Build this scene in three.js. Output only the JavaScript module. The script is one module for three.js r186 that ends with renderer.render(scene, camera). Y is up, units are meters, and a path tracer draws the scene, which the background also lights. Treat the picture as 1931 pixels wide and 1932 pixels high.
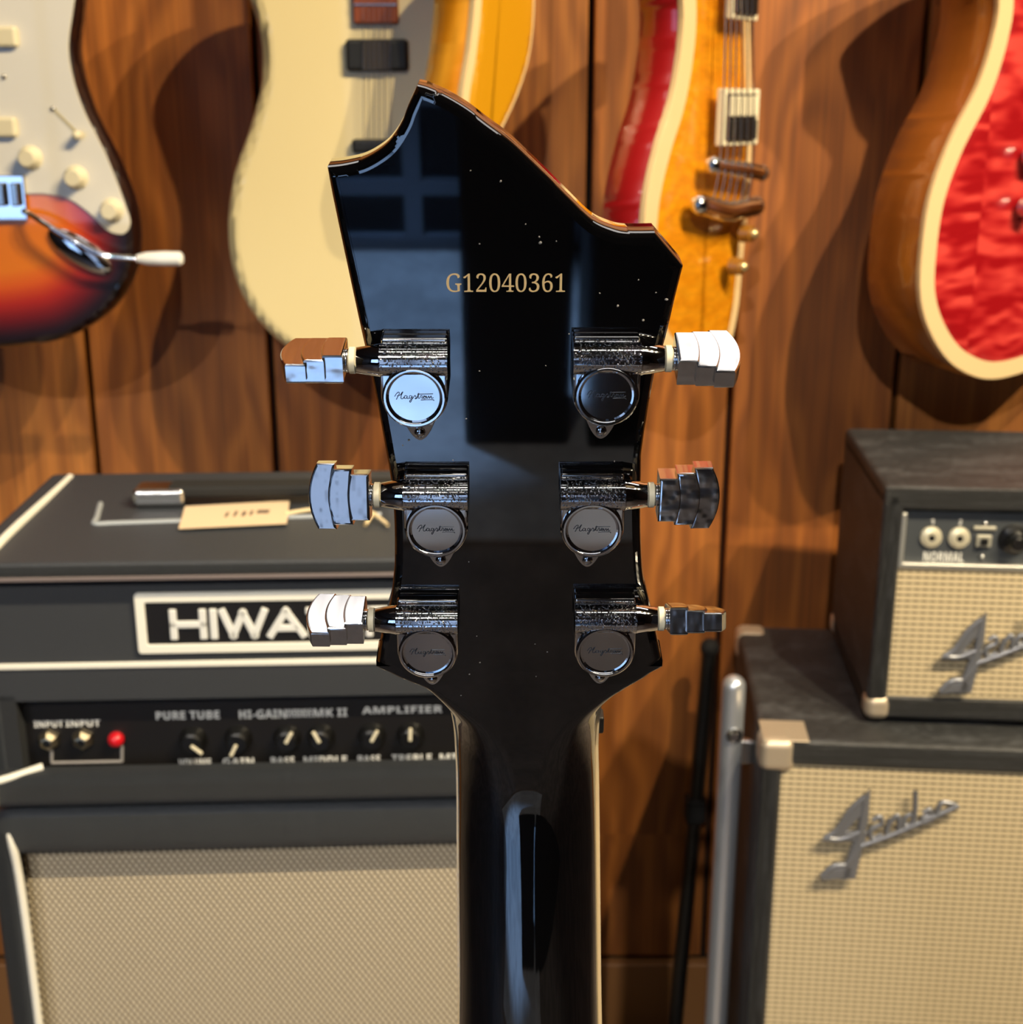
import * as THREE from 'three';
import { RoundedBoxGeometry } from 'three/addons/geometries/RoundedBoxGeometry.js';
import { TextGeometry } from 'three/addons/geometries/TextGeometry.js';
import { FontLoader } from 'three/addons/loaders/FontLoader.js';
import { mergeGeometries, toCreasedNormals } from 'three/addons/utils/BufferGeometryUtils.js';
import { RectAreaLightUniformsLib } from 'three/addons/lights/RectAreaLightUniformsLib.js';

// ------------------------------------------------------------------ camera, sky, lights, exposure
RectAreaLightUniformsLib.init();
const scene = new THREE.Scene();
const FOV = 42, PITCH = 17 * Math.PI / 180, EYE = new THREE.Vector3(0, 1.42, 0);
const camera = new THREE.PerspectiveCamera(FOV, 1, 0.02, 40);
camera.position.copy(EYE);
const FWD = new THREE.Vector3(0, -Math.sin(PITCH), -Math.cos(PITCH));
camera.lookAt(EYE.clone().add(FWD));
camera.focus = 0.383;
camera.userData.fStop = 24;
scene.add(camera);
scene.background = new THREE.Color().setRGB(0.45, 0.62, 0.95);          // blue daylight beyond the glazed shop door
const renderer = new THREE.WebGLRenderer();
renderer.toneMapping = THREE.LinearToneMapping;
renderer.toneMappingExposure = 1.0;
renderer.shadowMap.enabled = true;
const WARM = new THREE.Color().setRGB(1.0, 0.82, 0.54), NEUTRAL = new THREE.Color().setRGB(1.0, 0.94, 0.86), COOL = new THREE.Color().setRGB(0.34, 0.58, 1.0);
const SPOTS = [                                                       // lamp position, aim, power, cone, colour, where on its track
  [0.85, 2.9, 0.0, -0.1, 1.2, -1.8, 12.5, 0.75, WARM, 'left end of the forward ceiling track'],
  [1.25, 2.9, 0.0, 0.2, 1.1, -1.8, 12.5, 0.75, WARM, 'middle of the forward ceiling track'],
  [1.7, 2.9, 0.0, 0.5, 1.1, -1.8, 14, 0.75, WARM, 'right end of the forward ceiling track'],
  [-0.35, 2.9, 2.0, 0.15, 0.5, -1.25, 15, 0.3, NEUTRAL, 'right end of the rear ceiling track'],
  [-1.3, 2.9, 2.0, -0.55, 0.45, -1.25, 12, 0.25, NEUTRAL, 'left end of the rear ceiling track'],
  [-0.1, 2.9, 0.85, 0.05, 0, 0.9, 5.5, 0.42, NEUTRAL, 'short ceiling track, pointing straight down'],
  [-0.62, 2.9, 2.0, -0.32, 0, 1.98, 64, 0.23, COOL, 'middle of the rear ceiling track, pointing straight down'],
];
const PANELS = [                                                      // flat white ceiling panels: centre, size, radiance
  { x: 0.5, z: 0.3, w: 2.4, d: 0.22, power: 0.9, label: 'flat white light panel in the ceiling above the photographer' },
  { x: 0.4, z: -1.42, w: 2.2, d: 0.45, power: 1.1, label: 'flat white light panel in the ceiling close to the boarded wall' },
], PANEL_COLOR = new THREE.Color().setRGB(1.0, 0.97, 0.92);

// ------------------------------------------------------------------ helpers
const V = (x, y, z) => new THREE.Vector3(x, y, z), V2 = (x, y) => new THREE.Vector2(x, y);
const F_PX = 966 / Math.tan(FOV * Math.PI / 360);
const RIGHT = V(1, 0, 0), UPV = V(0, Math.cos(PITCH), -Math.sin(PITCH));
const ray = (px, py) => FWD.clone().addScaledVector(RIGHT, (px - 965.5) / F_PX).addScaledVector(UPV, (966 - py) / F_PX);
const at = (px, py, depth) => EYE.clone().addScaledVector(ray(px, py), depth);
// a frame is a flat place in the world: origin, X, Y and the normal N
function frame(O, X, Y) { return { O, X: X.clone().normalize(), Y: Y.clone().normalize(), N: X.clone().cross(Y).normalize() }; }
function yawFrame(O, yaw) { return frame(O, V(Math.cos(yaw), 0, -Math.sin(yaw)), V(0, 1, 0)); }
// where the sight line through a pixel of the photograph meets the frame's plane (lifted by n): real metres on the thing itself
function loc(fr, px, py, n = 0) {
  const r = ray(px, py), P = fr.O.clone().addScaledVector(fr.N, n);
  const t = P.clone().sub(EYE).dot(fr.N) / r.dot(fr.N);
  const d = EYE.clone().addScaledVector(r, t).sub(fr.O);
  return V2(d.dot(fr.X), d.dot(fr.Y));
}
const locs = (fr, pts, n = 0) => pts.map(([x, y]) => loc(fr, x, y, n));
function place(o, fr) { o.matrixAutoUpdate = true; const m = new THREE.Matrix4().makeBasis(fr.X, fr.Y, fr.N); o.quaternion.setFromRotationMatrix(m); o.position.copy(fr.O); return o; }
const taken = new Map();
function numbered(name) { const n = taken.get(name) ?? 0; taken.set(name, n + 1); return n ? name + '_' + String(n).padStart(3, '0') : name; }
function tag(o, label, category, group) { o.userData.label = label; o.userData.category = category; if (group) o.userData.group = group; return o; }
function thing(name, label, category, group) { const g = new THREE.Group(); g.name = numbered(name); tag(g, label, category, group); scene.add(g); return g; }
function mesh(name, geo, mat, parent) { const m = new THREE.Mesh(geo, mat); m.name = name; m.castShadow = m.receiveShadow = true; parent.add(m); return m; }
function struct(name, geo, mat) { const m = mesh(name, geo, mat, scene); m.userData.kind = 'structure'; return m; }
function box(w, h, d, x = 0, y = 0, z = 0, r = 0, seg = 2) {
  const g = r ? new RoundedBoxGeometry(w, h, d, seg, r) : new THREE.BoxGeometry(w, h, d);
  g.translate(x, y, z); return g.index ? g.toNonIndexed() : g;
}
function cyl(r0, r1, h, seg = 32, axis = 'y') { const g = new THREE.CylinderGeometry(r1, r0, h, seg); if (axis === 'x') g.rotateZ(-Math.PI / 2); if (axis === 'z') g.rotateX(Math.PI / 2); return g.toNonIndexed(); }
const merge = (list) => mergeGeometries(list.map((g) => { const q = g.index ? g.toNonIndexed() : g; for (const k of Object.keys(q.attributes)) if (!['position', 'normal', 'uv'].includes(k)) q.deleteAttribute(k); return q; }));
function tube(pts, r, seg = 48, rad = 10, closed = false) { return new THREE.TubeGeometry(new THREE.CatmullRomCurve3(pts, closed, 'centripetal'), seg, r, rad, closed); }
// a closed outline: runs of points, each run smoothed, runs meeting at corners
function outline(runs, per = 10) {
  const out = [];
  for (const run of runs) {
    const pts = run.length > 2 ? new THREE.SplineCurve(run).getPoints((run.length - 1) * per) : run;
    for (const p of pts) if (!out.length || out[out.length - 1].distanceTo(p) > 2e-5) out.push(p);
  }
  if (out[0].distanceTo(out[out.length - 1]) < 2e-5) out.pop();
  return out;
}
function smoothClosed(pts, n = 160) { const c = new THREE.CatmullRomCurve3(pts.map((p) => V(p.x, p.y, 0)), true, 'centripetal'); const o = c.getSpacedPoints(n).map((p) => V2(p.x, p.y)); o.pop(); return o; }
// slab: outline swept along -z (front face at z = 0), with rounded edges front and back
function slab(pts, depth, bevel = 0, seg = 4, crease = 0.6) {
  const g = new THREE.ExtrudeGeometry(new THREE.Shape(pts), { depth: depth - 2 * bevel, bevelEnabled: bevel > 0, bevelThickness: bevel, bevelSize: bevel, bevelOffset: -bevel, bevelSegments: seg, curveSegments: 1 });
  g.translate(0, 0, -depth + bevel);
  return flatten(toCreasedNormals(g, crease));
}
function flatten(g) {                                                 // faces square to z keep their own normal
  const P = g.attributes.position, N = g.attributes.normal, a = V(0, 0, 0), b = V(0, 0, 0), c = V(0, 0, 0);
  for (let i = 0; i < P.count; i += 3) { a.fromBufferAttribute(P, i); b.fromBufferAttribute(P, i + 1).sub(a); c.fromBufferAttribute(P, i + 2).sub(a); const flat = Math.abs(b.z) < 1e-7 && Math.abs(c.z) < 1e-7; b.cross(c).normalize(); if (flat || Math.abs(b.z) > 0.9995) for (let k = 0; k < 3; k++) N.setXYZ(i + k, 0, 0, Math.sign(b.z) || (a.z > -0.001 ? 1 : -1)); }
  return g;
}
function inset(pts, d) {                                              // shrink a closed outline by d
  const n = pts.length, s = THREE.ShapeUtils.area(pts) > 0 ? 1 : -1;
  return pts.map((p, i) => {
    const a = pts[(i + n - 1) % n], b = pts[(i + 1) % n], t = b.clone().sub(a).normalize();
    return V2(p.x - s * t.y * d, p.y + s * t.x * d);
  });
}
function ring(pts, width, depth, bevel = 0.0008) {                    // a band along an outline
  const sh = new THREE.Shape(pts); sh.holes.push(new THREE.Path(inset(pts, width)));
  const g = new THREE.ExtrudeGeometry(sh, { depth, bevelEnabled: bevel > 0, bevelThickness: bevel, bevelSize: bevel, bevelOffset: -bevel, bevelSegments: 2 });
  return toCreasedNormals(g, 0.6);
}
function boxUV(g, pts) {                                              // uv 0..1 over the outline's box
  let x0 = 1e9, x1 = -1e9, y0 = 1e9, y1 = -1e9;
  for (const p of pts) { x0 = Math.min(x0, p.x); x1 = Math.max(x1, p.x); y0 = Math.min(y0, p.y); y1 = Math.max(y1, p.y); }
  const P = g.attributes.position, uv = new Float32Array(P.count * 2);
  for (let i = 0; i < P.count; i++) { uv[2 * i] = (P.getX(i) - x0) / (x1 - x0); uv[2 * i + 1] = (P.getY(i) - y0) / (y1 - y0); }
  g.setAttribute('uv', new THREE.BufferAttribute(uv, 2)); return { x0, x1, y0, y1 };
}
function planarUV(g, sx = 1, sy = 1) { const P = g.attributes.position, uv = new Float32Array(P.count * 2); for (let i = 0; i < P.count; i++) { uv[2 * i] = P.getX(i) * sx; uv[2 * i + 1] = P.getY(i) * sy; } g.setAttribute('uv', new THREE.BufferAttribute(uv, 2)); return g; }
let seed = 7;
const rnd = () => { seed = (seed * 1664525 + 1013904223) >>> 0; return seed / 4294967296; };
const mix = (a, b, t) => a + (b - a) * t;
// tileable value noise
function noiseGrid(n) { const a = new Float32Array(n * n); for (let i = 0; i < a.length; i++) a[i] = rnd(); return (x, y) => { x = ((x % 1) + 1) % 1 * n; y = ((y % 1) + 1) % 1 * n; const i = Math.floor(x), j = Math.floor(y), u = x - i, v = y - j, s = (t) => t * t * (3 - 2 * t), I = (i + 1) % n, J = (j + 1) % n; return mix(mix(a[j * n + i], a[j * n + I], s(u)), mix(a[J * n + i], a[J * n + I], s(u)), s(v)); }; }
function pix(w, h, fn, srgb = true) {
  const d = new Uint8Array(w * h * 4);
  for (let j = 0; j < h; j++) for (let i = 0; i < w; i++) { const c = fn(i / w, j / h); const k = (j * w + i) * 4; for (let q = 0; q < 3; q++) d[k + q] = Math.max(0, Math.min(255, c.length ? c[q] : c)); d[k + 3] = 255; }
  const t = new THREE.DataTexture(d, w, h); t.magFilter = THREE.LinearFilter; t.minFilter = THREE.LinearMipmapLinearFilter; t.wrapS = t.wrapT = THREE.RepeatWrapping; if (srgb) t.colorSpace = THREE.SRGBColorSpace; t.needsUpdate = true; return t;
}
function canvasTex(w, h, draw) { const c = document.createElement('canvas'); c.width = w; c.height = h; draw(c.getContext('2d'), w, h); const t = new THREE.CanvasTexture(c); t.colorSpace = THREE.SRGBColorSpace; return t; }
const rep = (t, x, y) => { const c = t.clone(); c.repeat.set(x, y); c.needsUpdate = true; return c; };
const std = (o) => new THREE.MeshPhysicalMaterial(o);
const gloss = (hex, o = {}) => std({ color: hex, roughness: 0.35, clearcoat: 1, clearcoatRoughness: 0.03, ...o });

const font = await new FontLoader().loadAsync('fonts/droid/droid_sans_bold.typeface.json');
const serif = await new FontLoader().loadAsync('fonts/droid/droid_serif_regular.typeface.json');
function text(str, f, w, h, depth) {                                  // fitted to a w x h box, its lower left corner at 0
  const g = new TextGeometry(str, { font: f, size: 1, depth: 0.01, curveSegments: 6, bevelEnabled: false });
  g.computeBoundingBox(); const b = g.boundingBox;
  g.translate(-b.min.x, -b.min.y, 0); g.scale(w / (b.max.x - b.min.x), h / (b.max.y - b.min.y), depth / 0.01); return g;
}

// ------------------------------------------------------------------ materials
const n8 = noiseGrid(8), n16 = noiseGrid(16), n32 = noiseGrid(32), n64 = noiseGrid(64), n128 = noiseGrid(128);
const grainMap = (r, g, b) => pix(512, 1024, (u, v) => {
  const w = n8(u * 0.5, v * 0.6) * 0.5 + n16(u, v) * 0.15, k = 0.5 + 0.5 * Math.sin((u * 9 + w * 5) * 6.283);
  const f = n128(u * 1.0, v * 0.06) * 0.5 + n64(u * 3, v * 0.1) * 0.5, t = 0.78 + 0.16 * k + 0.22 * (f - 0.5);
  return [r * t, g * t * (0.96 + 0.04 * k), b * t * (0.92 + 0.08 * k)];
});
const woodTex = [grainMap(178, 108, 45), grainMap(164, 96, 37), grainMap(186, 118, 52)];
const M = {};
M.planks = woodTex.map((t) => std({ map: t, roughness: 0.55 }));
M.groove = std({ color: 0x1a120c, roughness: 0.9 });
const tolexBump = pix(256, 256, (u, v) => 255 * (0.6 * n64(u, v) + 0.4 * n128(u, v)), false);
M.tolex = std({ color: 0x33373d, roughness: 0.5, bumpMap: rep(tolexBump, 8, 8), bumpScale: 0.0006 });
M.tolexWorn = std({ map: rep(pix(512, 512, (u, v) => { const t = n16(u * 0.5, v) * 0.6 + n64(u, v) * 0.4, k = 1 + 0.45 * Math.max(0, Math.min(1, (t - 0.42) * 3)); const d = 0.85 + 0.3 * n128(u, v); return [45 * k * d, 46 * k * d, 48 * k * d]; }), 1, 1), roughness: 0.5, bumpMap: rep(tolexBump, 8, 8), bumpScale: 0.0006 });
M.fascia = std({ color: 0x2b2e33, roughness: 0.7, bumpMap: rep(tolexBump, 8, 8), bumpScale: 0.0004 });
M.black = std({ color: 0x0b0b0b, roughness: 0.5 });
M.panelBlack = std({ color: 0x100d0b, roughness: 0.45 });
M.piping = std({ color: 0xe6e3d6, roughness: 0.5 });
M.print = std({ color: 0xd9d9d4, roughness: 0.6 });
M.chrome = std({ color: 0xdfe0e2, metalness: 1, roughness: 0.05 });
M.chromeSoft = std({ color: 0xc9c9c8, metalness: 1, roughness: 0.22 });
const spotBump = pix(512, 256, (u, v) => { const t = n64(u, v) * 0.65 + n128(u, v) * 0.35; return 255 * Math.max(0, (t - 0.68) * 6); }, false);
M.chromeTube = std({ color: 0xd9dadc, metalness: 1, roughness: 0.06, bumpMap: spotBump, bumpScale: 0.00025 });
const dentBump = pix(256, 256, (u, v) => 255 * (0.6 * n16(u, v) + 0.4 * n32(u, v)), false);
M.chromeButton = std({ color: 0xdfe0e2, metalness: 1, roughness: 0.14, bumpMap: rep(dentBump, 20, 20), bumpScale: 0.00012 });
M.lacquer = std({ color: 0x040405, roughness: 0.03, ior: 1.75, clearcoat: 1, clearcoatRoughness: 0.015 });
M.cream = gloss(0xdccb98);
M.binding = gloss(0xdcc090, { roughness: 0.4 });
M.ivory = std({ color: 0xdcd3b6, roughness: 0.45 });
M.gold = std({ color: 0xe2bf84, roughness: 0.5 });
M.engrave = std({ color: 0x4b5058, metalness: 0.8, roughness: 0.45 });
M.rosewood = std({ color: 0x4a2416, roughness: 0.5 });
M.rubber = std({ color: 0x141414, roughness: 0.8 });
// woven grille cloths: threads as colour and relief
const weaveMap = pix(256, 256, (u, v) => {
  const cols = 4, rows = 8, y = v * rows, r = Math.floor(y), x = u * cols + (r % 2) * 0.5 + (y - r) * 0.25, fx = x - Math.floor(x), fy = y - r;
  const d = Math.hypot((fx - 0.5) / 0.52, (fy - 0.5) / 0.62), t = Math.max(0, 1 - d * d), n = 0.92 + 0.16 * n128(u, v);
  return [mix(84, 240, t) * n, mix(72, 226, t) * n, mix(58, 196, t) * n];
});
const weaveBump = pix(256, 256, (u, v) => { const cols = 4, rows = 8, y = v * rows, r = Math.floor(y), x = u * cols + (r % 2) * 0.5 + (y - r) * 0.25, fx = x - Math.floor(x), fy = y - r; return 255 * Math.max(0, 1 - ((fx - 0.5) / 0.5) ** 2 - ((fy - 0.5) / 0.55) ** 2); }, false);
M.grilleWeave = std({ map: rep(weaveMap, 1 / 0.025, 1 / 0.038), bumpMap: rep(weaveBump, 1 / 0.025, 1 / 0.038), bumpScale: 0.001, roughness: 0.9 });
const clothMap = pix(256, 256, (u, v) => {
  const cols = 4, rows = 4, x = u * cols, y = v * rows, fx = x - Math.floor(x), fy = y - Math.floor(y), line = Math.exp(-(((fy - 0.5) / 0.16) ** 2)) * (0.45 + 0.55 * (Math.abs(fx - 0.5) < 0.3 ? 1 : 0)), n = 0.93 + 0.14 * n128(u, v);
  const t = 1 - 0.72 * line; return [210 * t * n, 192 * t * n * 0.995, 158 * t * n * 0.97];
});
M.grilleCloth = std({ map: rep(clothMap, 1 / 0.036, 1 / 0.027), roughness: 0.9 });
const flameTex = (c0, c1, sx) => pix(512, 512, (u, v) => { const t = 0.5 + 0.5 * Math.sin(6.283 * (v * 14 + 1.6 * n8(u * sx, v) + 0.8 * n16(u * sx, v))), k = t * (0.5 + 0.5 * n16(u, v)), g = 0.94 + 0.12 * n128(u * 0.3, v); return [mix(c0[0], c1[0], k) * g, mix(c0[1], c1[1], k) * g, mix(c0[2], c1[2], k) * g]; });
M.flameAmber = gloss(0xffffff, { map: flameTex([200, 124, 8], [212, 140, 18], 1) });
M.flameSide = gloss(0xffffff, { map: flameTex([196, 122, 14], [216, 152, 44], 0.6) });
M.amber = gloss(0xbd860c);
M.cherry = gloss(0x8e0d10);
M.walnut = gloss(0x874a14);
M.quilt = gloss(0xffffff, { map: pix(1024, 1024, (u, v) => { const w = 0.014 * n16(u, v), a = n64(u * 0.16, v * 0.7 + w), b = n64(u * 0.4 + 0.3, v * 1.3 + w), k = Math.min(1, Math.max(0, (0.62 * a + 0.38 * b - 0.3) * 2.4)); return [mix(146, 206, k), mix(10, 66, k), mix(18, 58, k)]; }) });

// ------------------------------------------------------------------ the setting
const WALL_Z = -1.8, FLOOR_Y = 0, CEIL_Y = 3.1, BACK_Z = 2.55, HALF_W = 2.6;
const shell = { thick: 0.12 };
const floorTex = pix(512, 512, (u, v) => { const t = 0.85 + 0.2 * n16(u, v) + 0.14 * (n128(u, v) - 0.5); return [138 * t, 128 * t, 120 * t]; });
{
  const g = box(2 * HALF_W, 0.1, BACK_Z - WALL_Z + 0.4, 0, -0.05, (BACK_Z + WALL_Z) / 2); const P = g.attributes.position, uv = g.attributes.uv; for (let i = 0; i < P.count; i++) uv.setXY(i, P.getX(i), P.getZ(i));
  struct('floor', g, std({ map: floorTex, roughness: 0.45 }));
  struct('ceiling', box(2 * HALF_W, 0.1, BACK_Z - WALL_Z + 0.4, 0, CEIL_Y + 0.05, (BACK_Z + WALL_Z) / 2), std({ color: 0x3a3632, roughness: 0.9 }));
  struct('wall_left', box(0.1, CEIL_Y, BACK_Z - WALL_Z + 0.3, -HALF_W - 0.05, CEIL_Y / 2, (BACK_Z + WALL_Z) / 2), std({ color: 0x3a322c, roughness: 0.9 }));
  struct('wall_right', box(0.1, CEIL_Y, BACK_Z - WALL_Z + 0.3, HALF_W + 0.05, CEIL_Y / 2, (BACK_Z + WALL_Z) / 2), std({ color: 0x3a322c, roughness: 0.9 }));
  // boarded wall: a dark backing and upright boards with open joints
  const wall = new THREE.Group(); wall.name = 'wall_back'; wall.userData.kind = 'structure'; scene.add(wall);
  mesh('backing', box(2 * HALF_W, CEIL_Y, 0.08, 0, CEIL_Y / 2, WALL_Z - 0.07), M.groove, wall);
  const wf = frame(V(0, 0, WALL_Z), V(1, 0, 0), V(0, 1, 0));
  const seen = [[172, 760], [515, 760], [826, 500], [1115, 150], [1386, 600], [1720, 400]].map(([x, y]) => loc(wf, x, y).x);
  const xs = [...seen]; while (xs[0] > -HALF_W) xs.unshift(xs[0] - 0.24); while (xs[xs.length - 1] < HALF_W) xs.push(xs[xs.length - 1] + 0.24);
  xs[0] = -HALF_W; xs[xs.length - 1] = HALF_W;
  for (let i = 0; i + 1 < xs.length; i++) {
    const w = xs[i + 1] - xs[i] - 0.008, g = box(w, CEIL_Y - 0.14, 0.03, (xs[i] + xs[i + 1]) / 2, 0.14 + (CEIL_Y - 0.14) / 2, WALL_Z - 0.015, 0.003, 1);
    planarUV(g, 1 / 0.4, 1 / 1.3); const uv = g.attributes.uv, du = rnd(), dv = rnd(); for (let k = 0; k < uv.count; k++) uv.setXY(k, uv.getX(k) + du, uv.getY(k) + dv);
    mesh('plank', g, M.planks[i % 3], wall);
  }
  struct('baseboard_back', box(2 * HALF_W, 0.135, 0.022, 0, 0.0675, WALL_Z + 0.004, 0.004, 1), std({ color: 0x9a6a3c, roughness: 0.5 }));
  // shop front behind the photographer: wall pieces round a glazed door, daylight outside
  const sm = std({ color: 0x15161a, roughness: 0.6 }), fm = std({ color: 0x8a97a8, roughness: 0.4 }), wx0 = -2.4, wx1 = -1.4, wy0 = 0.9, wy1 = 2.2, wx = (wx0 + wx1) / 2;
  const front = new THREE.Group(); front.name = 'wall_front'; front.userData.kind = 'structure'; scene.add(front);
  mesh('wall_section', box(wx0 + HALF_W, CEIL_Y, 0.12, (wx0 - HALF_W) / 2, CEIL_Y / 2, BACK_Z + 0.06), sm, front);
  const dx0 = -0.72, dx1 = 0.2;
  mesh('wall_section', box(dx0 - wx1, CEIL_Y, 0.12, (wx1 + dx0) / 2, CEIL_Y / 2, BACK_Z + 0.06), sm, front);
  mesh('wall_section', box(HALF_W - dx1, CEIL_Y, 0.12, (dx1 + HALF_W) / 2, CEIL_Y / 2, BACK_Z + 0.06), sm, front);
  mesh('lintel', box(dx1 - dx0, CEIL_Y - 2.05, 0.12, (dx0 + dx1) / 2, (CEIL_Y + 2.05) / 2, BACK_Z + 0.06), sm, front);
  mesh('lintel', box(wx1 - wx0, CEIL_Y - wy1, 0.12, wx, (CEIL_Y + wy1) / 2, BACK_Z + 0.06), sm, front);
  mesh('parapet', box(wx1 - wx0, wy0, 0.12, wx, wy0 / 2, BACK_Z + 0.06), sm, front);
  const win = new THREE.Group(); win.name = 'window_1'; win.userData.kind = 'structure'; scene.add(win);
  mesh('pane', box(wx1 - wx0, wy1 - wy0, 0.006, wx, (wy0 + wy1) / 2, BACK_Z + 0.06), std({ color: 0xffffff, roughness: 0, transmission: 1, thickness: 0 }), win);
  for (const x of [wx0 + 0.02, wx, wx1 - 0.02]) mesh('stile', box(0.04, wy1 - wy0, 0.05, x, (wy0 + wy1) / 2, BACK_Z + 0.05), fm, win);
  for (const y of [wy0 + 0.02, wy1 - 0.02]) mesh('rail', box(wx1 - wx0, 0.04, 0.05, wx, y, BACK_Z + 0.05), fm, win);
  const dl = new THREE.RectAreaLight(new THREE.Color().setRGB(0.33, 0.57, 1), 1.6, wx1 - wx0 - 0.1, wy1 - wy0 - 0.1);
  dl.name = 'window_daylight'; dl.position.set(wx, (wy0 + wy1) / 2, BACK_Z - 0.01); dl.lookAt(wx, (wy0 + wy1) / 2, 0); scene.add(dl);
  const door = new THREE.Group(); door.name = 'door_1'; door.userData.kind = 'structure'; scene.add(door);
  mesh('kick_panel', box(dx1 - dx0, 0.4, 0.03, (dx0 + dx1) / 2, 0.2, BACK_Z - 0.015), sm, door);
  mesh('pane', box(dx1 - dx0, 1.65, 0.006, (dx0 + dx1) / 2, 1.225, BACK_Z + 0.02), std({ color: 0xffffff, roughness: 0, transmission: 1, thickness: 0 }), door);
  for (const y of [0.02, 0.17, 0.4, 2.03]) mesh('rail', box(dx1 - dx0, 0.04, 0.02, (dx0 + dx1) / 2, y, BACK_Z - 0.04), fm, door);
  for (const x of [dx0 + 0.02, -0.25, dx1 - 0.02]) mesh('stile', box(0.045, 2.05, 0.02, x, 1.025, BACK_Z - 0.041), fm, door);
  tag(mesh('entrance_mat', box(1.05, 0.012, 1.2, -0.24, 0.006, 1.87, 0.004, 1), std({ map: rep(pix(256, 256, (u, v) => { const t = 0.86 + 0.14 * n16(u, v) + 0.1 * n64(u, v); return [200 * t, 203 * t, 206 * t]; }), 1, 1), roughness: 0.9 }), scene), 'pale grey mat on the floor inside the shop door', 'mat');
  // dark shop fittings between the door and the photographer, mirrored in the headstock
  struct('wall_pillar', box(0.21, 1.35, 0.2, 0.01, 0.687, 1.68, 0.01), std({ color: 0x1c1d20, roughness: 0.7 }));
  struct('wall_counter', box(1.5, 1.0, 0.5, 0.155 + 0.75, 0.5, 1.82, 0.01), std({ color: 0x1c1d20, roughness: 0.7 }));
}
// lamps: a ceiling track of spotlights and a flat ceiling panel
{
  tag(mesh('lamp_track', box(2.0, 0.035, 0.035, 1.3, CEIL_Y - 0.0175, 0.0, 0.004, 1), M.black, scene), 'black ceiling track carrying the forward spotlights', 'track');
  tag(mesh('lamp_track_002', box(1.0, 0.035, 0.035, -0.1, CEIL_Y - 0.0175, 0.85, 0.004, 1), M.black, scene), 'short black ceiling track carrying a single downlight', 'track');
  tag(mesh(numbered('lamp_track') && 'lamp_track_001', box(2.0, 0.035, 0.035, -0.8, CEIL_Y - 0.0175, 2.0, 0.004, 1), M.black, scene), 'black ceiling track carrying the rear spotlights', 'track');
  SPOTS.forEach(([x, y, z, tx, ty, tz, power, cone, color, where]) => {
    const g = thing('track_spotlight', `black spotlight at the ${where}`, 'spotlight', 'spotlights on the ceiling track');
    g.position.set(x, CEIL_Y - 0.035, z);
    const dir = V(tx - x, ty - y, tz - z).normalize(), q = new THREE.Quaternion().setFromUnitVectors(V(0, -1, 0), dir);
    const hy = y - (CEIL_Y - 0.035);
    mesh('stem', cyl(0.008, 0.008, -hy - 0.02, 12).translate(0, (hy + 0.02) / 2 - 0.0, 0), M.black, g);
    const can = new THREE.LatheGeometry([V2(0.0, 0.06), V2(0.03, 0.06), V2(0.036, 0.05), V2(0.04, -0.06), V2(0.036, -0.06), V2(0.032, 0.04), V2(0, 0.04)], 24); can.applyQuaternion(q); can.translate(0, hy, 0);
    mesh('can', can, M.black, g);
    const lens = cyl(0.031, 0.031, 0.004, 24); lens.translate(0, -0.03, 0); lens.applyQuaternion(q); lens.translate(0, hy, 0);
    mesh('lens', lens, std({ color: 0x222222, emissive: color, emissiveIntensity: 30 }), g);
    const s = new THREE.SpotLight(color, power, 0, cone, 0.35, 2); s.name = 'track_spot'; s.shadow.radius = 0.9; s.castShadow = true;
    s.position.set(x, y, z).addScaledVector(dir, 0.066); s.target.position.set(tx, ty, tz); scene.add(s, s.target);
  });
  for (const q of PANELS) {
    const p = thing('ceiling_panel', q.label, 'ceiling light', 'ceiling light panels');
    p.position.set(q.x, CEIL_Y, q.z);
    mesh('panel_frame', box(q.w + 0.04, 0.03, q.d + 0.04, 0, -0.015, 0, 0.004, 1), M.black, p);
    mesh('diffuser', box(q.w, 0.006, q.d, 0, -0.032, 0), std({ color: 0xffffff, emissive: PANEL_COLOR, emissiveIntensity: q.power * 0.9 }), p);
    const l = new THREE.RectAreaLight(PANEL_COLOR, q.power, q.w, q.d); l.name = 'ceiling_panel_light'; l.position.set(q.x, CEIL_Y - 0.04, q.z); l.lookAt(q.x, 0, q.z); scene.add(l);
  }
}

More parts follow.
